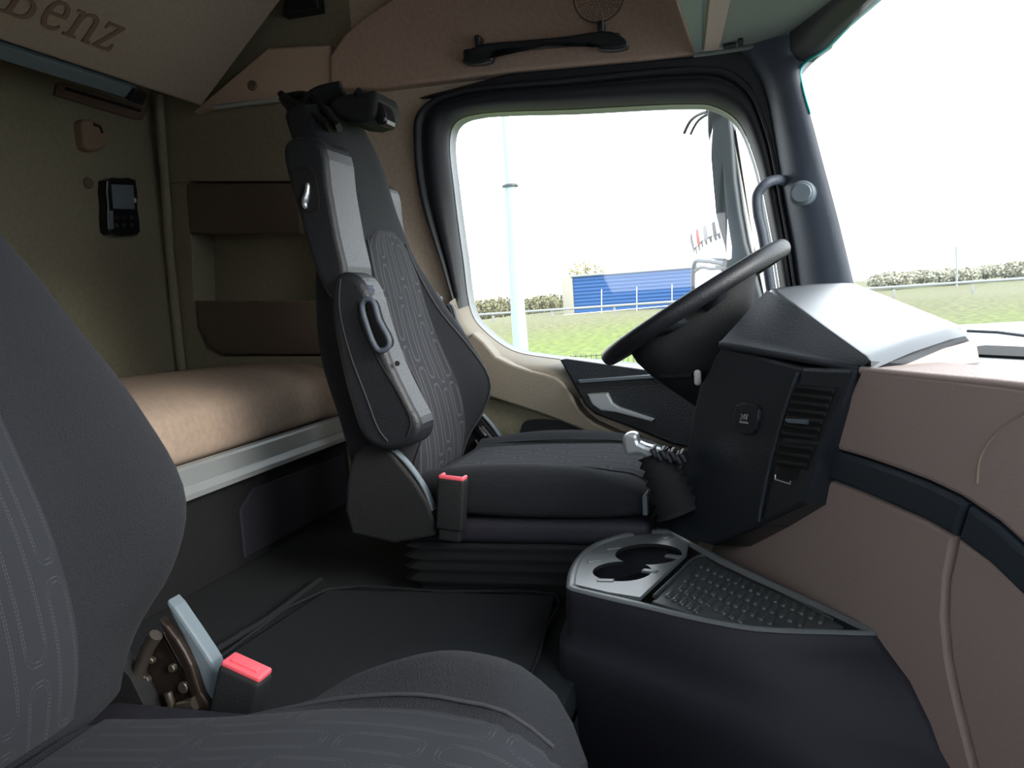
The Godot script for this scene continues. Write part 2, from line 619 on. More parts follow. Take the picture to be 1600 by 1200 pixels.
func door() -> void:
	var loops := window_loops()
	var inner: PackedVector3Array = loops[0]
	var outer: PackedVector3Array = loops[1]
	var n := inner.size()
	var d := Node3D.new()
	d.name = "door_1"
	d.set_meta("kind", "structure")
	d.set_meta("label", "driver's door with a black framed window and beige and black lining")
	add_child(d)
	# black window frame: the loop from the lower left corner over the top to the lower right
	var s := sb()
	var rows := []
	for i in range(0, n):
		if i > 58 and i < 86:
			continue
	for i in range(86, 86 + n - 28 + 1):
		var k := i % n
		var a := outer[k]
		var b := inner[k]
		var up := Vector3(0, 0, 0.03)
		rows.append(PackedVector3Array([a + Vector3(0, 0, -0.03), a + Vector3(0, 0, 0.008), a.lerp(b, 0.08) + up * 0.8, a.lerp(b, 0.2) + up * 0.9, a.lerp(b, 0.27) + up * 0.35, a.lerp(b, 0.36) + up * 0.3, a.lerp(b, 0.42) + up, a.lerp(b, 0.8) + up * 0.75, a.lerp(b, 0.95) + up * 0.3, b, b + Vector3(0, 0, -0.03)]))
	grid(s, rows)
	part("window_frame", s, M.seal, d, "black rubber window surround")
	s = sb()   # rubber reveal between frame and pane, coloured pale for the daylight on it
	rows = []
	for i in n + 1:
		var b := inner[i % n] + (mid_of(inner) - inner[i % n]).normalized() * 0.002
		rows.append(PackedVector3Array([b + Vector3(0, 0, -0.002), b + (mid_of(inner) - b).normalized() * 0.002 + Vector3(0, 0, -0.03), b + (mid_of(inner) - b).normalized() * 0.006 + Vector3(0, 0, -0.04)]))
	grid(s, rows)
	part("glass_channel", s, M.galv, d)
	# beige sill along the lower edge
	s = sb()
	rows = []
	for i in range(58, 88):
		var a := outer[i % n]
		var b := inner[i % n]
		var low := Vector3(a.x, a.y - 0.05, DOOR_Z + 0.05)
		rows.append(PackedVector3Array([b + Vector3(0, 0, -0.035), b, b.lerp(a, 0.6) + Vector3(0, 0, 0.025), a + Vector3(0, -0.006, 0.035), low, low + Vector3(0, -0.03, -0.04)]))
	grid(s, rows)
	part("window_sill", s, M.door_beige, d)
	s = sb()
	cap(s, moved(inner, Vector3(0, 0, -0.036)))
	part("pane", s, M.glass, d)
	# upper lining panel of the door
	s = sb()
	prism(s, spl(lz([738, 520, 775, 558, 830, 580, 868, 590, 886, 606, 905, 640, 930, 662, 1010, 695, 1070, 715, 1070, 735, 1000, 712, 900, 668, 840, 645, 770, 622, 740, 610, 700, 580], DOOR_Z + 0.06), 2, true), Vector3(0, 0, -0.06), 0.006)
	part("upper_lining", s, M.door_beige, d)
	s = sb()
	prism(s, lz([690, 560, 760, 600, 860, 640, 1090, 715, 1090, 900, 690, 900], DOOR_Z + 0.03), Vector3(0, 0, -0.03), 0.008)
	part("lower_lining", s, M.wall_cloth, d)
	s = sb()
	prism(s, spl(lz([813, 680, 818, 660, 840, 655, 900, 662, 960, 678, 1000, 700, 1000, 760, 830, 760], DOOR_Z + 0.034), 4, true), Vector3(0, 0, -0.01), 0.003)
	part("door_pocket", s, M.black, d, "dark oval map pocket")
	# black inset with grab recess and release lever
	s = sb()
	prism(s, lz([874, 562, 884, 560, 1012, 578, 1100, 584, 1100, 705, 1050, 695, 985, 668, 930, 648, 914, 634], DOOR_Z + 0.062), Vector3(0, 0, -0.05), 0.006)
	var ins := part("handle_panel", s, M.dash, d, "black inset panel with grab recess")
	s = sb()
	prism(s, lz([903, 594, 1015, 586, 1092, 580, 1092, 587, 1012, 592, 906, 599], DOOR_Z + 0.085), Vector3(0, 0, -0.02), 0.002)
	part("ledge_highlight", s, M.slate, ins)  # paler strip paints the highlight line along the top of the grab recess
	s = sb()
	prism(s, lz([917, 616, 949, 614, 957, 630, 968, 637, 1022, 655, 1018, 660, 962, 645, 938, 642, 924, 632], DOOR_Z + 0.08), Vector3(0, 0, -0.016), 0.004)
	part("door_handle", s, M.aluminium, ins, "silver door release lever")

func mid_of(l: PackedVector3Array) -> Vector3:
	var c := Vector3()
	for p in l:
		c += p / l.size()
	return c

func front() -> void:
	# windscreen pane and its edge
	var s := sb()
	var side_top := [Vector3(0.15, 1.10, -2.09), Vector3(0.20, 1.125, -1.97), Vector3(0.265, 1.14, -1.8), Vector3(0.36, 1.155, -1.5), Vector3(0.40, 1.16, -1.05), Vector3(0.36, 1.155, -0.6), Vector3(0.265, 1.14, -0.3), Vector3(0.15, 1.10, -0.02)]
	var side_low := [Vector3(0.262, 0.40, -2.09), Vector3(0.40, 0.40, -1.97), Vector3(0.55, 0.40, -1.8), Vector3(0.72, 0.40, -1.5), Vector3(0.80, 0.40, -1.05), Vector3(0.72, 0.40, -0.6), Vector3(0.55, 0.40, -0.3), Vector3(0.262, 0.40, -0.02)]
	var top := spl(PackedVector3Array(side_top), 5)
	var low := spl(PackedVector3Array(side_low), 5)
	var rows := []
	for k in 7:
		var row := PackedVector3Array()
		for i in top.size():
			row.append(low[i].lerp(top[i], k / 6.0))
		rows.append(row)
	sheet(s, rows, Vector3(0.006, 0.002, 0))
	var w := struct("window_1", s, M.glass, "large curved windscreen")
	s = sb()   # teal strip added to stand in for the cyan glow along the pane
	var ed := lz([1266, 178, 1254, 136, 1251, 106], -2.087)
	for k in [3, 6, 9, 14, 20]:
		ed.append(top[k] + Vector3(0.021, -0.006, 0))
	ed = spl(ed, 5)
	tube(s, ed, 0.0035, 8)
	part("glow_edge", s, M.teal, w, "added teal strip standing in for a cyan glow at the pane edge")
	# header over the screen, and the roof lining above it
	s = sb()
	rows = []
	for i in top.size():
		var p := top[i]
		rows.append(PackedVector3Array([p + Vector3(0.02, -0.004, 0), p + Vector3(-0.012, 0.0, 0), p + Vector3(-0.03, 0.03, 0), p + Vector3(-0.03, 0.7, 0), p + Vector3(0.06, 0.7, 0)]))
	grid(s, rows)
	struct("trim_2", s, M.seal, "dark header along the top of the windscreen")
	# left pillar
	s = sb()
	rows = []
	var pl := lz([1150, 70, 1165, 92, 1185, 120, 1198, 155, 1208, 205, 1224, 300, 1242, 400, 1256, 520], DOOR_Z + 0.03)
	var pr := lz([1308, 46, 1272, 74, 1250, 106, 1253, 135, 1264, 172, 1288, 262, 1312, 352, 1352, 520], -2.085)
	var pls := spl(pl, 4)
	var prs := spl(pr, 4)
	for i in pls.size():
		var a := pls[i]
		var b := prs[i]
		var row := PackedVector3Array([a + Vector3(-0.01, 0, -0.06), a])
		for k in range(1, 6):
			row.append(a.lerp(b, k / 6.0) + Vector3(-0.012, 0, 0.02) * sin(PI * k / 6.0))
		row.append(b)
		row.append(b + Vector3(0.003, 0, -0.02))
		row.append(b + Vector3(0.004, 0, -0.16))
		rows.append(row)
	grid(s, rows)
	var pi := struct("trim_3", s, M.pillar, "grey plastic lining of the windscreen pillar")
	s = sb()
	prism(s, lz([655, 152, 800, 113, 1085, 87, 1250, 54, 1300, 50, 1262, 82, 1247, 110, 1255, 160, 1262, 220, 1225, 320, 1200, 210, 1170, 133, 1130, 107, 1080, 104, 900, 121, 690, 150], DOOR_Z + 0.024), Vector3(0, 0, -0.03), 0.006)
	struct("trim_4", s, M.seal, "black trim above the driver's window")
	# right pillar, behind the camera's field of view
	s = sb()
	box(s, Vector3(0.16, 0.3, -0.03), Vector3(0.3, 1.2, 0.16), 0.01)
	struct("trim_5", s, M.pillar, "passenger side windscreen pillar")
	# pillar button
	s = sb()
	var kb := pz(1247, 302, -2.07)
	disc(s, kb + Vector3(0.02, 0, -0.05), Vector3(-0.25, 0, 1), 0.03, 0.05, 0.004)
	disc(s, kb + Vector3(0.008, 0.0, 0.0), Vector3(-0.25, 0, 1), 0.024, 0.006, 0.003)
	part("pillar_cover", s, M.slate, pi, "round grey screw cover")
	# grab handle on the pillar
	s = sb()
	var gp := PackedVector3Array([pz(1228, 284, -2.17), pz(1214, 281, -2.12), pz(1197, 287, -2.10), pz(1184, 303, -2.10), pz(1184, 330, -2.10), pz(1192, 368, -2.10), pz(1203, 440, -2.11), pz(1212, 500, -2.13), pz(1222, 530, -2.2)])
	tube(s, spl(gp, 6), 0.0125, 14)
	var gh := part("pillar_grab_handle", s, M.pillar, self)
	tag(gh, "bent grey grab bar on the windscreen pillar beside the steering wheel", "grab handle")
	# overhead shelf
	var t := thing("overhead_shelf", "grey overhead storage shelf with a beige strip above the windscreen", "overhead shelf", Vector3())
	s = sb()
	prism(s, ly([1086, 83, 1170, 72, 1250, 52, 1305, 28, 1352, 4, 1420, -40, 1500, -110, 1500, -420, 1020, -420, 1064, 0], 1.172), Vector3(0, 0.05, 0), 0.008)
	part("shelf_base", s, M.shelf, t)
	s = sb()
	prism(s, ly([1100, 80, 1124, 77, 1142, 0, 1150, -200, 1100, -200, 1108, 0], 1.163), Vector3(0, 0.012, 0), 0.003)
	part("shelf_strip", s, M.beige, t, "beige strip")
	s = sb()
	prism(s, ly([1086, 82, 1098, 80, 1098, 0, 1090, -200, 1020, -200, 1058, 0], 1.166), Vector3(0, 0.012, 0), 0.003)
	part("shelf_end", s, M.slate, t, "slate grey end strip")
	s = sb()
	tube(s, spl(ly([1084, 86, 1170, 74, 1250, 54, 1305, 30, 1352, 6, 1430, -44], 1.168), 5), 0.006, 8)
	part("shelf_lip", s, M.shelf, t)
	s = sb()
	rb(s, py(1140, 72, 1.166), Vector3(0.03, 0.008, 0.02), 0.003)
	rb(s, py(1157, 66, 1.166), Vector3(0.012, 0.012, 0.03), 0.003)
	part("shelf_clip", s, M.black, t)
	s = sb()
	rb(s, py(1330, 8, 1.166), Vector3(0.05, 0.008, 0.16), 0.004)
	part("shelf_recess", s, M.slate, t)
	# long grab handle on the lining
	var g := thing("ceiling_grab_handle", "long dark grab handle on the brown lining above the driver's window", "grab handle", Vector3())
	s = sb()
	var z := -2.155
	prism(s, spl(lz([722, 97, 726, 84, 745, 70, 800, 63, 880, 56, 935, 48, 958, 49, 980, 64, 980, 73, 940, 78, 925, 70, 880, 70, 800, 78, 772, 86, 766, 96], z + 0.045), 3, true), Vector3(0, 0, -0.024), 0.008)
	part("grip", s, M.dash, g)
	for q in [[740, 86], [955, 64]]:
		s = sb()
		rb(s, pz(q[0], q[1], z + 0.012), Vector3(0.05, 0.03, 0.03), 0.006)
		part("foot", s, M.dash, g)
	for q in [[749, 66], [940, 44]]:
		s = sb()
		rb(s, pz(q[0], q[1], z + 0.02), Vector3(0.016, 0.03, 0.04), 0.005)
		part("hook", s, M.dash, g)

# ---------------------------------------------------------------- sleeping compartment
func bunk() -> void:
	var t := thing("bunk_bed_frame", "lower bunk frame with a pale aluminium front rail and a dark carpeted base", "bed frame", Vector3(-1.45, 0, -1.05))
	var o := -t.position
	var s := sb()
	var rows := []
	for z: float in [-2.19, -0.02]:
		rows.append(moved(PackedVector3Array([Vector3(-1.175, 0.285, z), Vector3(-1.160, 0.283, z), Vector3(-1.156, 0.277, z), Vector3(-1.156, 0.242, z), Vector3(-1.159, 0.239, z), Vector3(-1.156, 0.236, z), Vector3(-1.148, 0.224, z), Vector3(-1.150, 0.212, z), Vector3(-1.175, 0.210, z)]), o))
	grid(s, rows, true, true, -1)
	part("front_rail", s, M.aluminium, t, "pale aluminium edge rail")
	s = sb()
	box(s, Vector3(-1.77, 0.2, -2.19) + o, Vector3(-1.176, 0.262, -0.02) + o)
	part("slat_base", s, M.black_soft, t)
	s = sb()
	box(s, Vector3(-1.77, -0.01, -2.19) + o, Vector3(-1.20, 0.2, -0.02) + o)
	part("base", s, M.carpet, t, "dark carpeted bunk base")
	s = sb()
	prism(s, moved(PackedVector3Array([Vector3(-1.19, 0.01, -1.62), Vector3(-1.19, 0.01, -2.15), Vector3(-1.19, 0.16, -2.15), Vector3(-1.19, 0.17, -1.68), Vector3(-1.19, 0.13, -1.62)]), o), Vector3(-0.012, 0, 0), 0.004)
	part("locker_door", s, M.navy, t)
	# mattress
	s = sb()
	rows = []
	var n := 44
	for i in n + 1:
		var z := lerpf(-2.185, -0.03, float(i) / n)
		var e := minf(1.0, minf(i, n - i) / 2.5 + 0.6)
		var ring := PackedVector3Array()
		for k in 40:
			var a := TAU * k / 40
			var cx := signf(cos(a)) * pow(absf(cos(a)), 0.42)
			var cy := signf(sin(a)) * pow(absf(sin(a)), 0.55)
			var dent := 0.003 * sin(z * 9.0 + cx * 3.0) * maxf(0, cy)
			var top := 0.085 + (0.022 if cx < 0 else 0.022 - 0.03 * cx * cx)
			ring.append(Vector3(-1.47 + cx * 0.303, 0.345 + (cy * top * e if cy > 0 else cy * 0.082) + dent, z))
		rows.append(ring)
	grid(s, rows, true, true)
	for cr in [[300, 646, 340, 634, 372, 622], [352, 618, 372, 612, 392, 618], [255, 652, 280, 645, 306, 643]]:
		pass
	var mt := part("mattress", s, M.mattress, self)
	tag(mt, "pale peach mattress lying on the lower bunk behind the driver's seat", "mattress")
	# upper bunk, folded up against the wall
	var u := thing("upper_bunk", "upper bunk folded up under the roof with beige cloth underside and grey edge rail", "bunk", Vector3(-1.55, 1.25, -1.05))
	o = -u.position
	var low := pz(315, 168, -2.1)
	var hi := pz(443, -3, -2.1)
	var dir := (hi - low).normalized()
	var nrm := Vector3(dir.y, -dir.x, 0)     # out of the cloth, towards the cab
	var z0 := low.z
	var wide := 0.75
	s = sb()
	var l0 := low + Vector3(0, 0, 0)
	prism(s, moved(PackedVector3Array([Vector3(l0.x, l0.y, -0.05), l0, l0 + dir * 0.42, Vector3(l0.x, l0.y, -0.05) + dir * wide + Vector3(0, 0, 0)]), o), -nrm * 0.07, 0.012)
	part("cloth_underside", s, M.beige_soft, u)
	s = sb()
	var rl := low - dir * 0.006
	prism(s, moved(PackedVector3Array([Vector3(rl.x, rl.y, -0.05) + nrm * 0.004, Vector3(rl.x, rl.y, z0 + 0.26) + nrm * 0.004, Vector3(rl.x, rl.y, z0 + 0.26) + nrm * 0.004 - dir * 0.035, Vector3(rl.x, rl.y, -0.05) + nrm * 0.004 - dir * 0.035]), o), -nrm * 0.03, 0.003)
	part("edge_rail", s, M.slate, u, "grey metal edge rail")
	s = sb()
	rb(s, Vector3(rl.x, rl.y, z0 + 0.255) - dir * 0.018 + nrm * 0.004 + o, Vector3(0.03, 0.036, 0.05), 0.004, Vector3(0, 0, -0.7))
	part("rail_cap", s, M.gloss, u)
	var tm := TextMesh.new()
	tm.text = "Mercedes-Benz"
	var f := SystemFont.new()
	f.font_names = PackedStringArray(["Droid Serif"])
	tm.font = f
	tm.font_size = 64
	tm.pixel_size = 0.0021
	tm.depth = 0.003
	tm.horizontal_alignment = HORIZONTAL_ALIGNMENT_RIGHT
	var lt := MeshInstance3D.new()
	lt.mesh = tm
	lt.material_override = M.thread
	lt.name = "embroidered_lettering"
	u.add_child(lt)
	var pl := Plane(nrm, nrm.dot(low))
	var at := hp(190, 58, pl)
	lt.transform = Transform3D(Basis(Vector3(0, 0, -1), dir, -nrm * -1.0), at + nrm * 0.002 + o)
	# things on the back wall
	var wx := -1.78
	var c := thing("bunk_control_unit", "black handheld control unit with a small screen mounted on the back wall", "control unit", px(192, 365, wx))
	o = -c.position
	s = sb()
	prism(s, moved(spl(lx([167, 281, 190, 278, 213, 281, 216, 325, 220, 362, 212, 368, 174, 366, 169, 358, 168, 320], wx + 0.03), 2, true), o), Vector3(-0.03, 0, 0), 0.006)
	part("case", s, M.gloss, c)
	s = sb()
	prism(s, moved(lx([175, 288, 209, 289, 211, 327, 178, 326], wx + 0.033), o), Vector3(-0.004, 0, 0), 0.002)
	part("screen", s, M.slate, c)
	for k in 6:
		s = sb()
		var q := px(182 + (k % 3) * 12, 340 + (k / 3) * 12, wx + 0.032) + o
		rb(s, q, Vector3(0.005, 0.012, 0.015), 0.002)
		part("button", s, M.black, c)
	s = sb()
	prism(s, moved(lx([172, 329, 177, 329, 178, 358, 173, 358], wx + 0.033), o), Vector3(-0.004, 0, 0), 0.001)
	part("side_key", s, M.slate, c)
	s = sb()
	rb(s, px(211, 313, wx + 0.033) + o, Vector3(0.006, 0.014, 0.008), 0.002)
	part("indicator", s, M.silver, c)
	var h := thing("wall_fitting", "small round tan fitting with a dark slot high on the back wall", "wall fitting", px(150, 236, wx))  # plain tan wall fitting that gives no light
	o = -h.position
	s = sb()
	prism(s, moved(spl(lx([130, 189, 148, 187, 163, 196, 171, 213, 166, 228, 150, 236, 135, 231, 131, 212], wx + 0.03), 3, true), o), Vector3(-0.03, 0, 0), 0.009)
	part("body", s, M.tan, h)
	s = sb()
	tube(s, moved(lx([146, 194, 156, 198, 160, 208], wx + 0.031), o), 0.004, 8)
	part("slot", s, M.dark_hole, h)
	var v := thing("wall_vent", "narrow tan vent strip with a dark slit at the top of the back wall", "vent", px(160, 168, wx))
	o = -v.position
	s = sb()
	prism(s, moved(lx([92, 131, 104, 129, 234, 169, 224, 187, 212, 186, 88, 148], wx + 0.012), o), Vector3(-0.012, 0, 0), 0.004)
	part("frame", s, M.tan_dark, v)
	s = sb()
	prism(s, moved(lx([103, 136, 222, 171, 220, 175, 102, 140], wx + 0.015), o), Vector3(-0.004, 0, 0), 0.001)
	part("slit", s, M.dark_hole, v)
	s = sb()
	disc(s, px(137, 286, wx), Vector3(1, 0, 0), 0.016, 0.008)
	var b := part("wall_button", s, M.tan_dark, self)
	tag(b, "small round dark stud on the back wall below the tan fitting", "stud")

# ---------------------------------------------------------------- seats
const SPINE := [0.15, -0.71, 0.25, -0.695, 0.36, -0.705, 0.5, -0.745, 0.65, -0.775, 0.8, -0.805, 0.95, -0.84, 1.05, -0.875]
const HALF := [0.15, 0.22, 0.25, 0.245, 0.38, 0.255, 0.5, 0.245, 0.62, 0.212, 0.72, 0.17, 0.8, 0.155, 0.95, 0.148, 1.05, 0.125]
const BOL := [0.15, -0.01, 0.24, 0.0, 0.3, 0.045, 0.38, 0.085, 0.48, 0.075, 0.6, 0.035, 0.7, 0.01, 0.8, 0.0, 1.1, 0.0]
const THICK := [0.15, 0.13, 0.4, 0.14, 0.7, 0.12, 1.05, 0.1]

func back_front(y: float, w: float) -> float:   # where the front of the backrest is, w from -1 to 1 across
	var th := tab(THICK, y)
	return tab(SPINE, y) - th / 2 + th / 2 * pow(maxf(0.0, 1.0 - pow(absf(w), 4.5)), 0.25) + tab(BOL, y) * smoothstep(0.45, 0.92, absf(w))

func back_ring(y: float, k := 1.0, drop := 0.0) -> PackedVector3Array:
	var ring := PackedVector3Array()
	var th := tab(THICK, y) * k
	var x := tab(SPINE, y) - tab(THICK, y) / 2
	for i in 96:
		var a := TAU * i / 96
		var w := signf(cos(a)) * pow(absf(cos(a)), 0.5)
		var d := signf(sin(a)) * pow(absf(sin(a)), 0.5)
		ring.append(Vector3(x + d * th / 2 + (tab(BOL, y) * smoothstep(0.45, 0.92, absf(w)) if d > 0 else 0.0), y + drop, w * tab(HALF, y) * k))
	return ring

func cushion_top(x: float, w: float, driver := true) -> float:
	if not driver:
		return 0.224 + smoothstep(0.5, 0.85, absf(w)) * tab([-0.7, -0.08, -0.54, -0.065, -0.45, -0.02, -0.38, 0.012, -0.31, 0.032, -0.24, 0.024, -0.19, 0.0], x) + tab([-0.7, -0.03, -0.5, -0.014, -0.38, 0.0, -0.28, 0.0, -0.21, -0.014, -0.18, -0.04, -0.172, -0.055], x)
	var b := smoothstep(0.5, 0.85, absf(w)) * tab([-0.7, 0.02, -0.5, 0.035, -0.3, 0.022, -0.2, 0.0], x)
	var nose := tab([-0.7, 0.0, -0.4, 0.004, -0.28, 0.0, -0.21, -0.014, -0.18, -0.04, -0.172, -0.055], x)
	return 0.228 + b + nose

func seat(driver: bool, t: Node3D) -> void:
	var lean := Vector3(0 if driver else 0.035, 0 if driver else 0.012, 0)
	var s := sb()
	var rows := []
	for i in 34:
		rows.append(back_ring(lerpf(0.17, 0.79, i / 33.0)))
	grid(s, rows, true, true)
	var back := part("backrest", s, M.seat, t)
	back.position = lean
	s = sb()
	rows = []
	for i in 14:
		rows.append(back_ring(lerpf(0.79, 1.02, i / 13.0)))
	for q in [[0.96, 0.012], [0.85, 0.022], [0.65, 0.028], [0.3, 0.031]]:
		rows.append(back_ring(1.02, q[0], q[1]))
	grid(s, rows, true, true)
	part("headrest", s, M.seat, t).position = lean
	# patterned centre panel
	s = sb()
	rows = []
	for i in 30:
		var y := lerpf(0.19, 0.765, i / 29.0)
		var hw := (1.0 if driver else 0.84) * tab([0.19, 0.6, 0.45, 0.56, 0.6, 0.56, 0.7, 0.62, 0.74, 0.56, 0.765, 0.3], y)
		var row := PackedVector3Array()
		for k in 33:
			var w := lerpf(-hw, hw, k / 32.0)
			row.append(Vector3(back_front(y, w) + 0.006 - 0.006 * pow(absf(w / hw), 12.0), y, w * tab(HALF, y)))
		rows.append(row)
	rows.reverse()
	sheet(s, rows, Vector3(-0.01, 0, 0))
	part("centre_panel", s, M.pattern if driver else M.pattern_near, back, "grey panel with stitched outlines")
	for sg: float in ([-1.0, 1.0] if driver else []):
		s = sb()
		var line := PackedVector3Array()
		for i in 26:
			var y := lerpf(0.2, 0.74, i / 25.0)
			var w := tab([0.19, 0.66, 0.36, 0.85, 0.45, 0.82, 0.6, 0.68, 0.74, 0.62], y)
			line.append(Vector3(back_front(y, w) + 0.001, y, sg * w * tab(HALF, y)))
		tube(s, line, 0.0028, 6)
		part("piping", s, M.piping, back)
	# cushion
	s = sb()
	rows = []
	for i in 30:
		var x := lerpf(-0.66, -0.172, i / 29.0)
		var hw: float = tab([-0.7, 0.22, -0.55, 0.245, -0.35, 0.25, -0.22, 0.24, -0.19, 0.225, -0.172, 0.2], x)
		var low := tab([-0.7, 0.155, -0.25, 0.15, -0.19, 0.155, -0.172, 0.163], x)
		var ring := PackedVector3Array()
		for k in 48:
			var a := TAU * k / 48
			var w := signf(cos(a)) * pow(absf(cos(a)), 0.45)
			var d := signf(sin(a)) * pow(absf(sin(a)), 0.45)
			var top := cushion_top(x, w, driver)
			if not driver:
				low = minf(low, cushion_top(x, 0.9, false) - 0.05)
			var mid := (0.228 + low) / 2 - (0.02 if x > -0.19 else 0.0)
			if not driver:
				mid = minf(mid, top - 0.02)
			ring.append(Vector3(x, mid + (d * (top - mid) if d > 0 else d * (mid - low)), w * hw))
		rows.append(ring)
	grid(s, rows, true, true)
	var cu := part("seat_cushion", s, M.seat, t)
	s = sb()
	rows = []
	for i in 26:
		var x := lerpf(-0.64, -0.178, i / 25.0)
		var row := PackedVector3Array()
		for k in 33:
			var w := lerpf(-0.58, 0.58, k / 32.0)
			row.append(Vector3(x + (0.003 if i == 25 else 0.0), cushion_top(x, w, driver) + 0.003 - 0.005 * pow(absf(w / 0.58), 12.0), w * 0.245))
		rows.append(row)
	sheet(s, rows, Vector3(0, -0.012, 0))
	part("centre_panel", s, M.pattern_long if driver else M.pattern_near_long, cu, "grey panel with stitched outlines")
	for sg: float in [-1.0, 1.0]:
		s = sb()
		var line := PackedVector3Array()
		for i in 22:
			var x := lerpf(-0.62, -0.19, i / 21.0)
			line.append(Vector3(x, cushion_top(x, 0.62, driver) + 0.0005, sg * 0.62 * 0.245))
		tube(s, line, 0.002, 6)
		part("piping", s, M.piping, cu)
	# plastic base, bellows, side covers
	s = sb()
	rb(s, Vector3(-0.47, 0.128, 0), Vector3(0.56, 0.05, 0.49), 0.018)
	part("seat_pan", s, M.navy, t)
	s = sb()
	rows = []
	for q in [[0.106, 0.0], [0.095, 0.02], [0.083, 0.0], [0.072, 0.02], [0.06, 0.0], [0.049, 0.02], [0.037, 0.0], [0.024, 0.02], [0.01, 0.0], [-0.01, 0.0]]:
		var ring := PackedVector3Array()
		for p in [[-1, -1], [1, -1], [1, 1], [-1, 1]]:
			var ctr := Vector3(-0.46 + p[0] * (0.21 + q[1]), q[0], p[1] * (0.2 + q[1]))
			for k in 5:
				var a: float = atan2(p[1], p[0]) - PI / 4 + PI / 2 * k / 4.0
				ring.append(ctr + Vector3(cos(a), 0, sin(a)) * 0.02)
		rows.append(ring)
	grid(s, rows, true, true)
	part("suspension_bellows", s, M.rubber, t)
	for sg: float in [-1.0, 1.0]:
		s = sb()   # recliner cover where back and cushion meet
		var l := PackedVector3Array([Vector3(-0.80, 0.13, 0), Vector3(-0.80, 0.24, 0), Vector3(-0.775, 0.30, 0), Vector3(-0.72, 0.32, 0), Vector3(-0.675, 0.275, 0), Vector3(-0.625, 0.20, 0), Vector3(-0.615, 0.13, 0)])
		if not driver:
			l = PackedVector3Array([Vector3(-0.80, 0.10, 0), Vector3(-0.80, 0.2, 0), Vector3(-0.77, 0.22, 0), Vector3(-0.70, 0.12, 0)])
		prism(s, moved(spl(l, 2, true), Vector3(0, 0, sg * 0.278)), Vector3(0, 0, -sg * 0.03), 0.008)
		var cv := part("recliner_cover", s, M.black_soft, t)
		s = sb()
		if driver:
			strap(s, spl(PackedVector3Array([Vector3(-0.715, 0.322, sg * 0.265), Vector3(-0.67, 0.28, sg * 0.265), Vector3(-0.632, 0.222, sg * 0.265), Vector3(-0.618, 0.18, sg * 0.265)]), 4), Vector3(0, 0, 0.018), 0.005)
			part("edge_strip", s, M.slate, cv, "grey curved edge strip")
	# seat belt buckle on the side of the cushion nearest the gangway
	var bs := 1.0 if driver else -1.0
	var bt := Transform3D(Basis.from_euler(Vector3(0, 0, -0.12 if driver else -0.35)), Vector3(-0.575 if driver else -0.60, 0.195 if driver else 0.135, bs * 0.272))
	s = sb()
	rbox(s, bt, Vector3(0.056, 0.105, 0.03), 0.006)
	rbox(s, bt * Transform3D(Basis(), Vector3(0, -0.045, 0)), Vector3(0.045, 0.06, 0.022), 0.004)
	var bk := part("belt_buckle", s, M.black_soft, t, "black belt buckle with red top")
	s = sb()
	if driver:
		rbox(s, bt * Transform3D(Basis(), Vector3(0, 0.054, 0.009)), Vector3(0.052, 0.008, 0.010), 0.003)
		rbox(s, bt * Transform3D(Basis(), Vector3(-0.023, 0.054, 0)), Vector3(0.007, 0.008, 0.026), 0.003)
		rbox(s, bt * Transform3D(Basis(), Vector3(0.023, 0.054, 0)), Vector3(0.007, 0.008, 0.026), 0.003)
	else:
		rbox(s, bt * Transform3D(Basis(), Vector3(0, 0.055, 0)), Vector3(0.052, 0.008, 0.026), 0.003)
	part("release_button", s, M.red, bk, "red release button")
	if not driver:
		s = sb()
		rbox(s, bt * Transform3D(Basis(), Vector3(0, 0.0595, 0.004)), Vector3(0.036, 0.004, 0.008), 0.001)
		part("slot", s, M.red, bk)

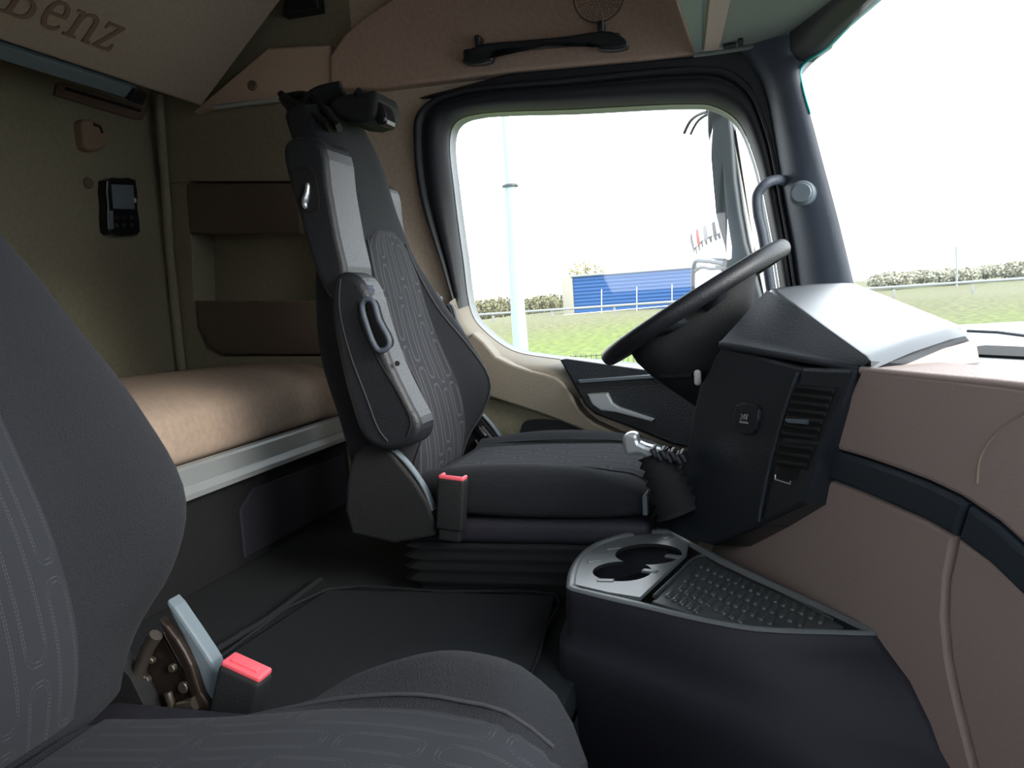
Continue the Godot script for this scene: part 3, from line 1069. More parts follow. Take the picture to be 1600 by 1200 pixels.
func driver_extras(t: Node3D) -> void:
	var o := -t.position
	for sg: float in [1.0, -1.0]:
		var m := func(l: PackedVector3Array) -> PackedVector3Array: return l if sg > 0 else moved(flip(l), Vector3(-0.09, -0.02, 0.0))
		var z := -1.44
		# shoulder wing: black case with a recess, grey pad in front
		var s := sb()
		var side := moved(spl(lz([441, 236, 448, 219, 470, 213, 492, 216, 506, 232, 514, 290, 528, 370, 540, 436, 520, 470, 490, 420, 470, 350, 452, 290], z), 3, true), o)
		prism(s, m.call(side), Vector3(0, 0, -sg * 0.115), 0.012)
		var wing := part("shoulder_wing", s, M.black, t, "black folded wing")
		s = sb()
		var path := spl(lz([500, 226, 506, 245, 512, 290, 520, 330, 530, 370, 536, 405, 536, 438], z - 0.058), 5)
		var rings := []
		for i in path.size():
			var f := float(i) / (path.size() - 1)
			var k := pow(sin(PI * clampf(f * 0.94 + 0.03, 0, 1)), 0.45)
			var tang := (path[mini(i + 1, path.size() - 1)] - path[maxi(i - 1, 0)]).normalized()
			var nn := Vector3(-tang.y, tang.x, 0)
			if nn.x < 0:
				nn = -nn
			var ring := PackedVector3Array()
			for q in 20:
				var a := TAU * q / 20
				var cz := signf(cos(a)) * pow(absf(cos(a)), 0.75)
				var cx := signf(sin(a)) * pow(absf(sin(a)), 0.8)
				ring.append(path[i] + o + Vector3(0, 0, cz * 0.056 * k) + nn * (cx * 0.022 * k + 0.004))
			rings.append(m.call(ring))
		grid(s, rings, true, true)
		part("wing_pad", s, M.wing_pad, wing, "smooth grey pad")
		s = sb()
		prism(s, m.call(moved(spl(lz([456, 268, 470, 258, 488, 266, 497, 300, 497, 326, 478, 332, 462, 312], z + 0.003), 3, true), o)), Vector3(0, 0, -sg * 0.006), 0.002)
		part("recess", s, M.dark_hole, wing)
		s = sb()
		tube(s, m.call(moved(spl(lz([481, 286, 480, 300, 476, 318, 478, 326], z + 0.007), 4), o)), [0.003, 0.004, 0.005, 0.005, 0.006, 0.006, 0.007, 0.007, 0.006, 0.006, 0.005, 0.004, 0.003], 8)
		part("release_loop", s, M.silver, wing)
		# armrest folded down the side
		z = -1.405
		s = sb()
		side = moved(spl(lz([522, 432, 540, 425, 560, 434, 574, 456, 590, 510, 612, 572, 640, 630, 656, 664, 650, 690, 622, 704, 592, 703, 566, 684, 546, 630, 528, 560, 516, 480], z), 3, true), o)
		prism(s, m.call(side), Vector3(0, 0, -sg * 0.07), 0.014)
		var arm := part("armrest", s, M.black, t, "black armrest folded along the backrest")
		s = sb()
		tube(s, m.call(moved(spl(lz([532, 436, 530, 480, 546, 550, 572, 620, 592, 672, 606, 690], z + 0.001), 4), o)), 0.0018, 6)
		part("seam", s, M.piping, arm)
		s = sb()
		tube(s, m.call(moved(spl(lz([560, 470, 562, 500, 590, 560, 625, 620, 642, 660, 636, 682], z + 0.001), 4), o)), 0.0022, 6)
		part("seam", s, M.dark_hole, arm)
		s = sb()   # long release grip with an open slot
		var frame := moved(spl(lz([566, 476, 572, 468, 582, 470, 592, 500, 608, 532, 606, 543, 594, 548, 586, 540, 572, 504], z + 0.016), 3, true), o)
		tube(s, m.call(frame), 0.0055, 8, true)
		part("release_grip", s, M.pillar, arm, "grey release grip")
		s = sb()
		prism(s, m.call(moved(frame, Vector3(0, 0, -0.012))), Vector3(0, 0, -sg * 0.01), 0.002)
		part("grip_recess", s, M.dark_hole, arm)
		s = sb()
		disc(s, m.call(moved(lz([572, 466], z - 0.02), o))[0], Vector3(0.2, 0.6, 0), 0.014, 0.026, 0.004)
		part("hinge_cap", s, M.pillar, arm, "grey hinge cap")
		s = sb()
		disc(s, m.call(moved(lz([621, 568], z - 0.004), o))[0], Vector3(0.3, 0.1, sg), 0.005, 0.006, 0.001)
		part("screw", s, M.dark_hole, arm)
	# belt webbing and guide bundled on top of the backrest
	var s := sb()
	strap(s, moved(spl(PackedVector3Array([pz(520, 208, -1.62), pz(490, 188, -1.64), pz(462, 172, -1.68), pz(446, 160, -1.74)]), 5), o), Vector3(0.02, 0.03, 0.08), 0.014)
	strap(s, moved(spl(PackedVector3Array([pz(530, 200, -1.6), pz(500, 165, -1.66), pz(476, 152, -1.72), pz(440, 158, -1.78)]), 5), o), Vector3(0.03, 0.0, 0.07), 0.012)
	strap(s, moved(spl(PackedVector3Array([pz(470, 206, -1.66), pz(478, 180, -1.68), pz(500, 160, -1.68), pz(540, 150, -1.68)]), 5), o), Vector3(0.0, 0.05, 0.05), 0.012)
	part("belt_webbing", s, M.rubber, t, "crumpled black belt webbing")
	s = sb()
	prism(s, moved(spl(lz([512, 168, 520, 150, 548, 144, 556, 134, 564, 143, 582, 140, 588, 168, 580, 186, 540, 190], -1.66), 2, true), o), Vector3(0, 0, -0.12), 0.014)
	part("belt_guide", s, M.black_soft, t)
	s = sb()
	prism(s, moved(spl(lz([584, 158, 594, 160, 602, 178, 602, 192, 588, 193, 583, 180], -1.67), 2, true), o), Vector3(0, 0, -0.05), 0.008)
	part("belt_tongue", s, M.gloss, t)
	# levers and belt anchor at the far side of the cushion, and one by the near front corner
	s = sb()
	tube(s, moved(lz([742, 688, 752, 704, 758, 716], -1.96), o), 0.006, 8)
	tube(s, moved(lz([752, 668, 766, 684, 778, 698], -1.97), o), 0.009, 8)
	tube(s, moved(lz([742, 692, 760, 684, 776, 694], -1.965), o), 0.005, 8)
	part("belt_anchor", s, M.steel_dark, t)
	s = sb()
	rb(s, pz(752, 676, -1.965) + o, Vector3(0.04, 0.02, 0.02), 0.006, Vector3(0, 0, -0.9))
	part("far_buckle", s, M.gloss, t)
	s = sb()
	prism(s, moved(lz([1003, 778, 1012, 768, 1012, 806, 1004, 806], -1.47), o), Vector3(0, 0, -0.02), 0.003)
	part("height_lever", s, M.slate, t)
	s = sb()
	disc(s, pz(663, 806, -1.47) + o, Vector3(0, 0, 1), 0.012, 0.005)
	part("side_knob", s, M.black, t)

func passenger_extras(t: Node3D) -> void:
	var o := -t.position
	# grey curved recliner blade and the bare hinge metal beside it
	var s := sb()
	var z := -0.755
	prism(s, moved(spl(lz([258, 944, 262, 938, 285, 968, 312, 1008, 330, 1036, 344, 1070, 366, 1112, 352, 1122, 334, 1110, 316, 1070, 306, 1042, 282, 990], z), 2, true), o), Vector3(0, 0, -0.02), 0.004)
	part("recliner_blade", s, M.slate, t, "grey curved plastic blade")
	s = sb()
	prism(s, moved(spl(lz([248, 968, 276, 1000, 298, 1040, 312, 1084, 334, 1116, 318, 1120, 296, 1084, 282, 1040, 260, 1000], z + 0.01), 2, true), o), Vector3(0, 0, -0.012), 0.003)
	part("hinge_arm", s, M.steel_dark, t)
	s = sb()
	prism(s, moved(lz([196, 1060, 252, 990, 290, 1060, 318, 1116, 190, 1130], z + 0.0), o), Vector3(0, 0, -0.01), 0.003)
	part("hinge_plate", s, M.steel_dark, t, "dark bare metal hinge plate")
	for q in [[240, 1030, 0.004], [272, 1042, 0.005], [290, 1072, 0.007], [232, 1060, 0.005], [250, 1108, 0.006]]:
		s = sb()
		disc(s, pz(q[0], q[1], z + 0.002) + o, Vector3(0, 0, 1), q[2], 0.006, 0.001, 12)
		part("hinge_bolt", s, M.steel, t)
	s = sb()
	var ring := PackedVector3Array()
	for i in 18:
		ring.append(pz(204, 1090, z + 0.012) + o + Vector3(cos(TAU * i / 18) * 0.011, sin(TAU * i / 18) * 0.013, 0))
	tube(s, ring, 0.0028, 8, true)
	tube(s, moved(lz([210, 1102, 220, 1112, 228, 1124], z + 0.012), o), 0.003, 8)
	part("release_ring", s, M.steel, t)
	s = sb()
	tube(s, moved(lz([214, 1066, 220, 1040, 232, 1010, 244, 992], z + 0.012), o), 0.008, 10)
	part("hinge_link", s, M.steel, t)
	s = sb()
	tube(s, moved(lz([264, 1126, 268, 1100, 262, 1082], z + 0.012), o), 0.005, 10)
	part("hinge_link", s, M.steel, t)
	s = sb()
	tube(s, moved(lz([278, 1124, 284, 1104, 306, 1098], z + 0.012), o), 0.008, 10)
	part("hinge_link", s, M.steel, t)

# ---------------------------------------------------------------- dashboard
func dash() -> void:
	var t := thing("dashboard", "wraparound dashboard with dark driver console, beige fascia and grey curved strip", "dashboard", Vector3())
	var p1 := pz(1340, 577, -1.15)
	var p2 := pz(1125, 540, -1.45)
	var p3 := pz(1115, 852, -1.37)
	var cp := Plane(p1, p2, p3)
	var q := pz(1600, 604, -0.889)
	var r := py(1370, 990, 0.13)
	var fp := Plane(p1, q, r)
	var back := Vector3(0.1, 0, -0.045)
	# driver console face
	var s := sb()
	prism(s, lp([1128, 541, 1117, 556, 1106, 582, 1092, 603, 1086, 632, 1072, 700, 1050, 760, 1014, 820, 1060, 840, 1112, 852, 1188, 822, 1196, 800, 1214, 720, 1256, 574], cp), Vector3(0.16, -0.02, -0.06), 0.006)
	part("driver_console", s, M.dash, t)
	s = sb()
	prism(s, moved(lp([1258, 574, 1340, 577, 1318, 640, 1284, 720, 1262, 788, 1190, 821, 1198, 800, 1216, 720], cp), cp.normal * (0.006 * signf(cp.normal.z))), Vector3(0.16, -0.02, -0.06), 0.006)
	var vc := part("vent_column", s, M.dash, t)
	var out := cp.normal * signf(cp.normal.z)
	var ho := out * 0.010
	# two vents with slats, each with a bright tab
	for v in [[1250, 600, 1318, 606, 1286, 690, 1226, 684], [1226, 690, 1284, 696, 1270, 735, 1216, 728]]:
		s = sb()
		prism(s, moved(lp(v, cp), out * 0.0075), -out * 0.008, 0.001)
		var vent := part("air_vent", s, M.dark_hole, t)
		var n := 7 if v[1] == 600 else 3
		for k in n:
			var f := (k + 0.5) / n
			var a := hp(lerpf(v[0], v[6], f) + 3, lerpf(v[1], v[7], f), cp)
			var b := hp(lerpf(v[2], v[4], f) - 3, lerpf(v[3], v[5], f), cp)
			s = sb()
			strap(s, moved(PackedVector3Array([a, b]), ho), Vector3(0.002, 0.006, 0.001), 0.003)
			part("slat", s, M.black_soft, vent)
	s = sb()
	prism(s, moved(lp([1240, 655, 1276, 657, 1270, 664, 1243, 662], cp), ho * 1.6), -out * 0.01, 0.0012)
	part("vent_tab", s, M.slate, vc, "bright vent tab")
	s = sb()
	tube(s, moved(lp([1222, 742, 1222, 750, 1246, 757, 1246, 752], cp), ho * 1.2), 0.0012, 6)
	part("socket_clip", s, M.silver, vc)
	s = sb()
	prism(s, moved(lp([1224, 728, 1256, 734, 1250, 752, 1219, 746], cp), out * 0.008), -out * 0.004, 0.001)
	part("small_socket", s, M.dark_hole, vc)
	s = sb()
	tube(s, moved(spl(lp([1252, 582, 1232, 640, 1212, 710, 1196, 780, 1190, 815], cp), 3), out * 0.005), 0.003, 8)
	part("ridge", s, M.strip, vc)
	# 24 volt socket
	s = sb()
	prism(s, moved(spl(lp([1154, 634, 1182, 632, 1190, 640, 1184, 672, 1176, 680, 1156, 676, 1151, 668], cp), 2, true), out * 0.006), -out * 0.008, 0.002)
	var so := part("power_socket", s, M.black, t, "socket cover printed 24V")
	var tm := TextMesh.new()
	tm.text = "24V"
	var f := SystemFont.new()
	f.font_names = PackedStringArray(["Droid Sans"])
	tm.font = f
	tm.font_size = 48
	tm.pixel_size = 0.00027
	tm.depth = 0.0006
	var lt := MeshInstance3D.new()
	lt.mesh = tm
	lt.material_override = M.print_white
	lt.name = "socket_lettering"
	so.add_child(lt)
	var e1 := (hp(1180, 655, cp) - hp(1160, 654, cp)).normalized()
	var e2 := out.cross(e1).normalized()
	lt.transform = Transform3D(Basis(e1, e2, out), hp(1168, 652, cp) + out * 0.007)
	s = sb()
	prism(s, moved(lp([1161, 658, 1174, 660, 1174, 663, 1161, 661], cp), out * 0.0072), -out * 0.001, 0.0003)
	part("socket_line", s, M.print_white, so)
	# beige fascia: upper, lower and far panels with the curved strip between
	var end := func(y: float) -> Vector3:
		var a := Vector3(0, y, -0.03)
		return Vector3((fp.d - fp.normal.y * a.y - fp.normal.z * a.z) / fp.normal.x, y, -0.03)
	s = sb()
	var l := lp([1346, 576, 1470, 589, 1600, 604], fp)
	l.append(end.call(0.46))
	l.append(end.call(0.20))
	l.append_array(lp([1700, 935, 1600, 853, 1560, 816, 1500, 776, 1450, 752, 1400, 733, 1345, 714, 1290, 698], fp))
	prism(s, l, back, 0.006)
	var up := part("upper_fascia", s, M.beige, t)
	s = sb()
	tube(s, moved(spl(lp([1527, 755, 1530, 720, 1545, 690, 1565, 668, 1600, 645, 1700, 600], fp), 5), Vector3(0.0005, 0, 0.0)), 0.002, 8)
	part("seam", s, M.beige_soft, up)
	s = sb()
	prism(s, moved(lp([1290, 700, 1345, 716, 1400, 735, 1450, 754, 1500, 778, 1512, 787, 1496, 838, 1450, 812, 1400, 790, 1340, 764, 1276, 740], fp), -back * 0.04), back, 0.005)
	part("curved_strip", s, M.strip, t, "grey curved trim strip")
	s = sb()
	l = lp([1518, 791, 1560, 820, 1600, 856, 1700, 938], fp)
	l.append(end.call(0.195))
	l.append(end.call(0.13))
	l.append_array(lp([1700, 1022, 1600, 926, 1550, 878, 1502, 842], fp))
	prism(s, moved(l, -back * 0.04), back, 0.005)
	part("curved_strip", s, M.strip, t, "grey curved trim strip")
	s = sb()
	prism(s, lp([1274, 743, 1340, 767, 1400, 793, 1450, 815, 1490, 838, 1477, 905, 1474, 965, 1480, 1030, 1492, 1090, 1520, 1200, 1560, 1330, 1480, 1330, 1110, 980, 1112, 854, 1190, 823, 1262, 791], fp), back, 0.006)
	part("lower_fascia", s, M.beige, t)
	s = sb()
	l = lp([1497, 842, 1550, 880, 1600, 929, 1700, 1026], fp)
	l.append(end.call(0.12))
	l.append(end.call(-0.29))
	l.append_array(lp([1566, 1330, 1525, 1200, 1497, 1090, 1485, 1030, 1479, 965, 1482, 905], fp))
	prism(s, l, back, 0.006)
	part("lower_fascia", s, M.beige, t)
	# core behind the panels
	s = sb()
	var core := PackedVector3Array()
	for v: Vector3 in [Vector3(0.24, -0.3, -1.45), Vector3(0.29, -0.3, -1.05), Vector3(0.70, -0.3, -0.06), Vector3(0.84, -0.3, -0.06), Vector3(0.84, -0.3, -2.18), Vector3(0.3, -0.3, -2.18), Vector3(0.26, -0.3, -1.9)]:
		core.append(v)
	prism(s, core, Vector3(0, 0.70, 0), 0.004)
	part("core", s, M.black_soft, t)
	# top shelf beyond the fascia with its rim and the demister slot
	s = sb()
	var ty := p1.y - 0.008
	var topl := PackedVector3Array([p1 + Vector3(0.004, -0.008, 0.0), Vector3(q.x + 0.004, ty, q.z), Vector3(0.66, ty, -0.04), Vector3(0.84, ty, -0.04), Vector3(0.84, ty, -2.18), Vector3(0.3, ty, -2.18), Vector3(0.2, ty, -1.5)])
	prism(s, topl, Vector3(0, -0.05, 0), 0.008)
	var tp := part("top_shelf", s, M.console_top, t)
	s = sb()
	tube(s, spl(PackedVector3Array([p1 + Vector3(0.006, -0.002, 0), p1.lerp(q, 0.5) + Vector3(0.006, -0.002, 0), q + Vector3(0.006, -0.002, 0), Vector3(0.42, ty + 0.004, -0.5)]), 4), 0.006, 8)
	part("shelf_edge", s, M.beige, tp)
	s = sb()
	prism(s, ly([1524, 541, 1540, 539, 1660, 544, 1660, 560, 1518, 553], ty + 0.004), Vector3(0, -0.006, 0), 0.001)
	part("demister_slot", s, M.dark_hole, tp, "dark demister slot")
	s = sb()
	tube(s, ly([1512, 517, 1560, 519, 1640, 529, 1720, 540], ty + 0.002), 0.003, 8)
	part("rear_edge", s, M.pillar, tp)
	# instrument hood
	var a0 := pz(1122, 538, -1.45)
	var a1 := pz(1345, 575, -1.15)
	var b0 := pz(1203, 448, -1.56)
	var b1 := pz(1362, 563, -1.13)
	var e0 := pz(1335, 441, -1.95)
	var e1b := pz(1514, 510, -1.27)
	s = sb()
	var rows := []
	for i in 41:
		var u := i / 40.0
		var k := 0.0
		if u < 0.05:
			k = 0.6 - 0.6 * sqrt(1.0 - pow(1.0 - u / 0.05, 2))
		elif u > 0.95:
			k = 1.0 - sqrt(maxf(0.0, 1.0 - pow((u - 0.95) / 0.05, 2)))
		var a := a0.lerp(a1, u)
		var b := b0.lerp(b1, u)
		var e := e0.lerp(e1b, u)
		var sink := Vector3(0, -0.012, 0) * k
		var row := PackedVector3Array()
		row.append(a + Vector3(0.02, -0.012, -0.01))
		row.append(a + Vector3(0, -0.006, 0))
		row.append(a + Vector3(0, 0.003, 0) + (b - a) * 0.02)
		for mix: float in [0.06, 0.2, 0.4, 0.6, 0.8, 0.9, 0.935]:
			row.append(a.lerp(b, mix))
		for z in 7:
			var v := z / 6.0
			var c1 := a.lerp(b, 0.95)
			var c3 := b.lerp(e, 0.035)
			row.append(c1.lerp(b, v).lerp(b.lerp(c3, v), v) + sink)
		row.append(b.lerp(e, 0.4) + sink + Vector3(0, 0.004, 0))
		row.append(b.lerp(e, 0.8) + sink + Vector3(0, 0.003, 0))
		row.append(b.lerp(e, 0.96) + sink)
		row.append(e + sink + Vector3(0, -0.008, 0))
		row.append(Vector3(e.x, minf(e.y, 0.5) - 0.06, e.z))
		rows.append(row)
	var face := []
	var lid := []
	for row: PackedVector3Array in rows:
		face.append(row.slice(0, 11))
		var rest := row.slice(10)
		rest.append(row[0])
		lid.append(rest)
	grid(s, lid)
	s.set_smooth_group(-1)
	cap(s, rows[0])
	cap(s, rows[rows.size() - 1])
	var hood := part("instrument_hood", s, M.hood, t, "dark hood over the instruments")
	s = sb()
	grid(s, face)
	part("hood_front", s, M.hood_front, hood)
	s = sb()
	rows = []
	for i in 9:
		var u := i / 8.0
		var m1 := a1.lerp(e1b, u)
		var side := (e1b - a1).cross(Vector3.UP).normalized()
		side *= signf(side.z)
		rows.append(PackedVector3Array([m1 + side * 0.004 + Vector3(0, -0.004 - 0.016 * u, 0), m1 + side * 0.012 + Vector3(0, -0.012 - 0.016 * u, 0), m1 + side * 0.02 + Vector3(0, -0.07, 0), m1 + side * 0.06 + Vector3(0, -0.08, 0)]))
	grid(s, rows)
	part("hood_base", s, M.beige, t)

func wheel() -> void:
	var top := pz(1221, 388, -1.72)
	var low := pz(956, 557, -1.72)
	var c := (top + low) / 2
	var t := thing("steering_wheel", "black steering wheel seen edge on in front of the driver's door", "steering wheel", c)
	var u := (top - low).normalized()
	var n := Vector3(-u.y, u.x, 0)        # towards the driver
	n = (n + Vector3(0, 0, -0.012)).normalized()
	var v := u.cross(n).normalized()
	u = n.cross(v).normalized()
	var rad := (top - low).length() / 2
	var s := sb()
	var ring := PackedVector3Array()
	for i in 64:
		var a := TAU * i / 64
		ring.append((u * cos(a) + v * sin(a)) * rad)
	tube(s, ring, 0.018, 16, true)
	var rim := part("rim", s, M.black, t, "thick black rim")
	s = sb()
	var ins := PackedVector3Array()
	for i in 25:
		var a := -0.5 + i / 24.0
		ins.append((u * cos(a) + v * sin(a)) * (rad + 0.0) + n * 0.0155)
	strap(s, ins, u * 0.01, 0.003)
	part("rim_inlay", s, M.gloss, rim)
	for a: float in [0.35, -0.35, PI - 0.5, PI + 0.5]:
		var d := u * sin(a) + v * cos(a)
		s = sb()
		strap(s, spl(PackedVector3Array([d * (rad - 0.008), d * rad * 0.75 - n * 0.012, d * rad * 0.4 - n * 0.03]), 4), n.cross(d).normalized() * 0.045, 0.018)
		part("spoke", s, M.dash, t)
	s = sb()
	rbox(s, Transform3D(Basis(u, v, n), -n * 0.03), Vector3(0.17, 0.2, 0.05), 0.022)
	part("airbag_cover", s, M.black, t)
	s = sb()
	var rows := []
	for q in [[0.012, 0.15, 0.12, -0.01], [0.04, 0.14, 0.12, -0.02], [0.08, 0.12, 0.11, -0.03], [0.13, 0.1, 0.1, -0.03], [0.2, 0.08, 0.08, -0.02], [0.34, 0.07, 0.07, 0.0]]:
		var r := PackedVector3Array()
		for i in 28:
			var a := TAU * i / 28
			r.append(-n * q[0] + u * q[3] + u * signf(cos(a)) * pow(absf(cos(a)), 0.6) * q[1] + v * signf(sin(a)) * pow(absf(sin(a)), 0.6) * q[2])
		rows.append(r)
	grid(s, rows, true, true)
	part("column_shroud", s, M.black_soft, t)
	s = sb()   # stalk with a pale tip, low on the near side
	var k0 := pz(1032, 588, -1.62) - c
	var k1 := pz(1082, 587, -1.58) - c
	tube(s, PackedVector3Array([k0, k1]), 0.0045, 10)
	var st := part("stalk", s, M.black, t)
	s = sb()
	rb(s, pz(1090, 590, -1.575) - c, Vector3(0.013, 0.03, 0.02), 0.006)
	part("stalk_tip", s, M.white, st, "pale stalk tip")
	s = sb()   # pale stalk paddle behind the rim
	prism(s, moved(spl(lz([1112, 488, 1120, 473, 1136, 470, 1160, 486, 1150, 502, 1122, 494], -1.66), 3, true), -c), Vector3(0, 0, -0.03), 0.008)
	part("stalk_paddle", s, M.slate, t, "pale grey stalk paddle")

func brake() -> void:
	var at := pz(1040, 790, -1.47)
	var t := thing("parking_brake_lever", "silver parking brake lever with a ribbed black gaiter beside the driver's seat", "lever", at)
	var o := -at
	var s := sb()
	prism(s, moved(spl(lz([973, 683, 985, 677, 995, 680, 999, 692, 1030, 704, 1038, 718, 1024, 726, 1000, 712, 978, 712, 973, 700], -1.44), 3, true), o), Vector3(0, 0, -0.026), 0.007)
	part("grip", s, M.silver, t, "bright metal grip")
	s = sb()
	var axis0 := pz(1020, 708, -1.455)
	var axis1 := pz(1062, 800, -1.455)
	var rings := []
	for i in 15:
		var f := i / 14.0
		var c := axis0.lerp(axis1, f)
		var rr := 0.026 + 0.014 * f + (0.006 if i % 2 == 0 else -0.002)
		var ring := PackedVector3Array()
		var d := (axis1 - axis0).normalized()
		var x := Vector3(-d.y, d.x, 0)
		for k in 20:
			var a := TAU * k / 20
			ring.append(c + x * cos(a) * rr + Vector3(0, 0, 1) * sin(a) * rr * 0.7 + o)
		rings.append(ring)
	grid(s, rings, true, true)
	part("gaiter", s, M.rubber, t, "ribbed black gaiter")
	s = sb()
	var pts := []
	for i in 7:
		var a := pz(1024 + i * 7.5, 705 + (i % 2) * 4 + i * 1.2, -1.45)
		rb(s, a + o, Vector3(0.009, 0.02, 0.05), 0.004, Vector3(0, 0, 0.5))
	part("gaiter_folds", s, M.seal, t)

# ---------------------------------------------------------------- console between the seats, mats
func console() -> void:
	var ty := 0.13
	var t := thing("cup_holder_console", "dark floor console with a double cup holder and a ribbed mat in its top", "console", Vector3(-0.05, -0.3, -1.25))
	var o := -t.position
	var outl := spl(ly([885, 917, 888, 895, 900, 872, 922, 852, 958, 838, 1000, 829, 1042, 827], ty), 4)
	outl.append_array(spl(ly([1060, 836, 1200, 905, 1330, 967, 1366, 985], ty), 3))
	outl.append_array(spl(ly([1372, 992, 1300, 990, 1180, 985, 1080, 967, 1000, 948, 940, 934, 893, 922], ty), 3))
	var ctr := mid_of(outl)
	var ring := func(y: float, k: float, by := Vector3()) -> PackedVector3Array:
		var r := PackedVector3Array()
		for p in outl:
			var d := Vector3(p.x - ctr.x, 0, p.z - ctr.z)
			var q := Vector3(ctr.x, y, ctr.z) + d + d.normalized() * k + o
			if by != Vector3():   # the skirt spreads along the fascia and slopes down towards it
				var f := clampf((p.x + 0.30) / 0.45, 0.0, 1.0)
				q += Vector3(by.x * f * f, by.y * f, by.z * f * f)
			r.append(q)
		return r
	var s := sb()
	var rows := [ring.call(ty - 0.075, -0.022), ring.call(ty - 0.006, -0.014), ring.call(ty, -0.011), ring.call(ty + 0.001, -0.004), ring.call(ty - 0.004, 0.0), ring.call(ty - 0.018, 0.001, Vector3(0.013, 0, 0.033)), ring.call(ty - 0.03, 0.002, Vector3(0.025, 0, 0.062)), ring.call(0.07, 0.003, Vector3(0.038, 0, 0.10)), ring.call(0.048, 0.004, Vector3(0.047, 0, 0.12)), ring.call(0.04, 0.012, Vector3(0.05, 0, 0.13)), ring.call(0.03, 0.018, Vector3(0.055, 0, 0.15)), ring.call(0.0, 0.019, Vector3(0.08, 0, 0.2)), ring.call(-0.14, 0.006, Vector3(0.11, 0, 0.26)), ring.call(-0.3, 0.0, Vector3(0.12, 0, 0.28))]
	grid(s, rows, true, true)
	part("body", s, M.navy, t)
	# the rim and both inserts
	s = sb()
	grid(s, [ring.call(ty - 0.004, -0.018), ring.call(ty + 0.002, -0.014), ring.call(ty + 0.003, -0.006), ring.call(ty - 0.001, 0.0005)], true)
	part("rim", s, M.console_top, t)
	# cup holder plate with two joined round holes
	var plate := spl(ly([895, 913, 899, 892, 912, 872, 938, 853, 972, 842, 1008, 836, 1050, 836, 1076, 850], ty), 3)
	plate.append_array(ly([1072, 866, 1000, 934, 950, 926], ty))
	var flat := PackedVector2Array()
	for p in plate:
		flat.append(Vector2(p.x + o.x, p.z + o.z))
	var ha := py(1013, 866, ty) + o
	var hb := py(972, 893, ty) + o
	var ra := (py(1064, 866, ty) - py(960, 866, ty)).length() / 2
	var rb2 := (py(1012, 893, ty) - py(920, 893, ty)).length() / 2
	var hole := PackedVector2Array()
	for q in [[ha, ra], [hb, rb2]]:
		var circ := PackedVector2Array()
		for i in 40:
			var a := TAU * i / 40
			circ.append(Vector2(q[0].x + cos(a) * q[1], q[0].z + sin(a) * q[1] * 1.0))
		if hole.is_empty():
			hole = circ
		else:
			hole = Geometry2D.merge_polygons(hole, circ)[0]
	var cg := CSGPolygon3D.new()
	cg.polygon = flat
	cg.depth = 0.006
	cg.rotation.x = PI / 2
	cg.position.y = ty - 0.005 + o.y
	cg.material = M.console_top
	cg.name = "cup_holder_plate"
	var cut := CSGPolygon3D.new()
	cut.polygon = hole
	cut.depth = 0.2
	cut.position.z = 0.1
	cut.operation = CSGShape3D.OPERATION_SUBTRACTION
	cut.material = M.dark_hole
	cut.name = "hole"
	cg.add_child(cut)
	t.add_child(cg)
	s = sb()
	for q in [[ha, ra * 0.98], [hb, rb2 * 0.98]]:
		disc(s, Vector3(q[0].x, o.y + ty - 0.072, q[0].z), Vector3(0, 1, 0), q[1], 0.004)
	part("cup_wells", s, M.dark_hole, t)
	for q in [[958, 857, 0.5], [1043, 841, 0.9], [1052, 870, -0.4], [930, 878, 0.5], [946, 908, 0.0], [1016, 893, -0.3]]:
		s = sb()
		rb(s, py(q[0], q[1], ty) + o, Vector3(0.028, 0.005, 0.014), 0.003, Vector3(0, q[2], 0))
		part("cup_clip", s, M.console_top, t)
	# ribbed mat
	s = sb()
	var ml := ly([1018, 940, 1082, 876, 1100, 868, 1200, 915, 1318, 978, 1290, 985, 1180, 980, 1090, 962], ty - 0.008)
	prism(s, moved(ml, o), Vector3(0, -0.006, 0), 0.002)
	var mt := part("ribbed_mat", s, M.tray, t, "grey mat with rows of raised ribs")
	s = sb()
	tube(s, moved(spl(ly([1022, 932, 1060, 896, 1086, 872, 1104, 868, 1200, 914, 1300, 968], ty - 0.006), 3), o), 0.003, 6)
	part("mat_edge", s, M.tray, mt)
	var poly := PackedVector2Array()
	for p in inset(ml, 0.012):
		poly.append(Vector2(p.x, p.z))
	var u := (py(1290, 970, ty) - py(1105, 885, ty)).normalized()
	var w := (py(1060, 905, ty) - py(1085, 880, ty)).normalized()
	var rs := sb()
	rbox(rs, Transform3D(Basis(w, Vector3.UP, w.cross(Vector3.UP)), Vector3()), Vector3(0.028, 0.007, 0.0085), 0.0034, 3)
	rs.generate_normals()
	var rm := rs.commit()
	var from := py(1098, 884, ty - 0.008)
	for row in 6:
		for k in 22:
			var p := from + w * (row * 0.037) + u * (k * 0.018 + (0.009 if row % 2 else 0.0) - row * 0.002)
			p.y = ty - 0.008
			if Geometry2D.is_point_in_polygon(Vector2(p.x, p.z), poly):
				var rbm := MeshInstance3D.new()
				rbm.mesh = rm
				rbm.material_override = M.tray
				rbm.name = "rib"
				rbm.position = p + o + Vector3(0, 0.0005, 0)
				mt.add_child(rbm, true)
	# side knob low on the console
	s = sb()
	disc(s, pz(1350, 1192, -1.075) + o, Vector3(0, 0, 1), 0.03, 0.02, 0.008)
	part("side_knob", s, M.black_soft, t)

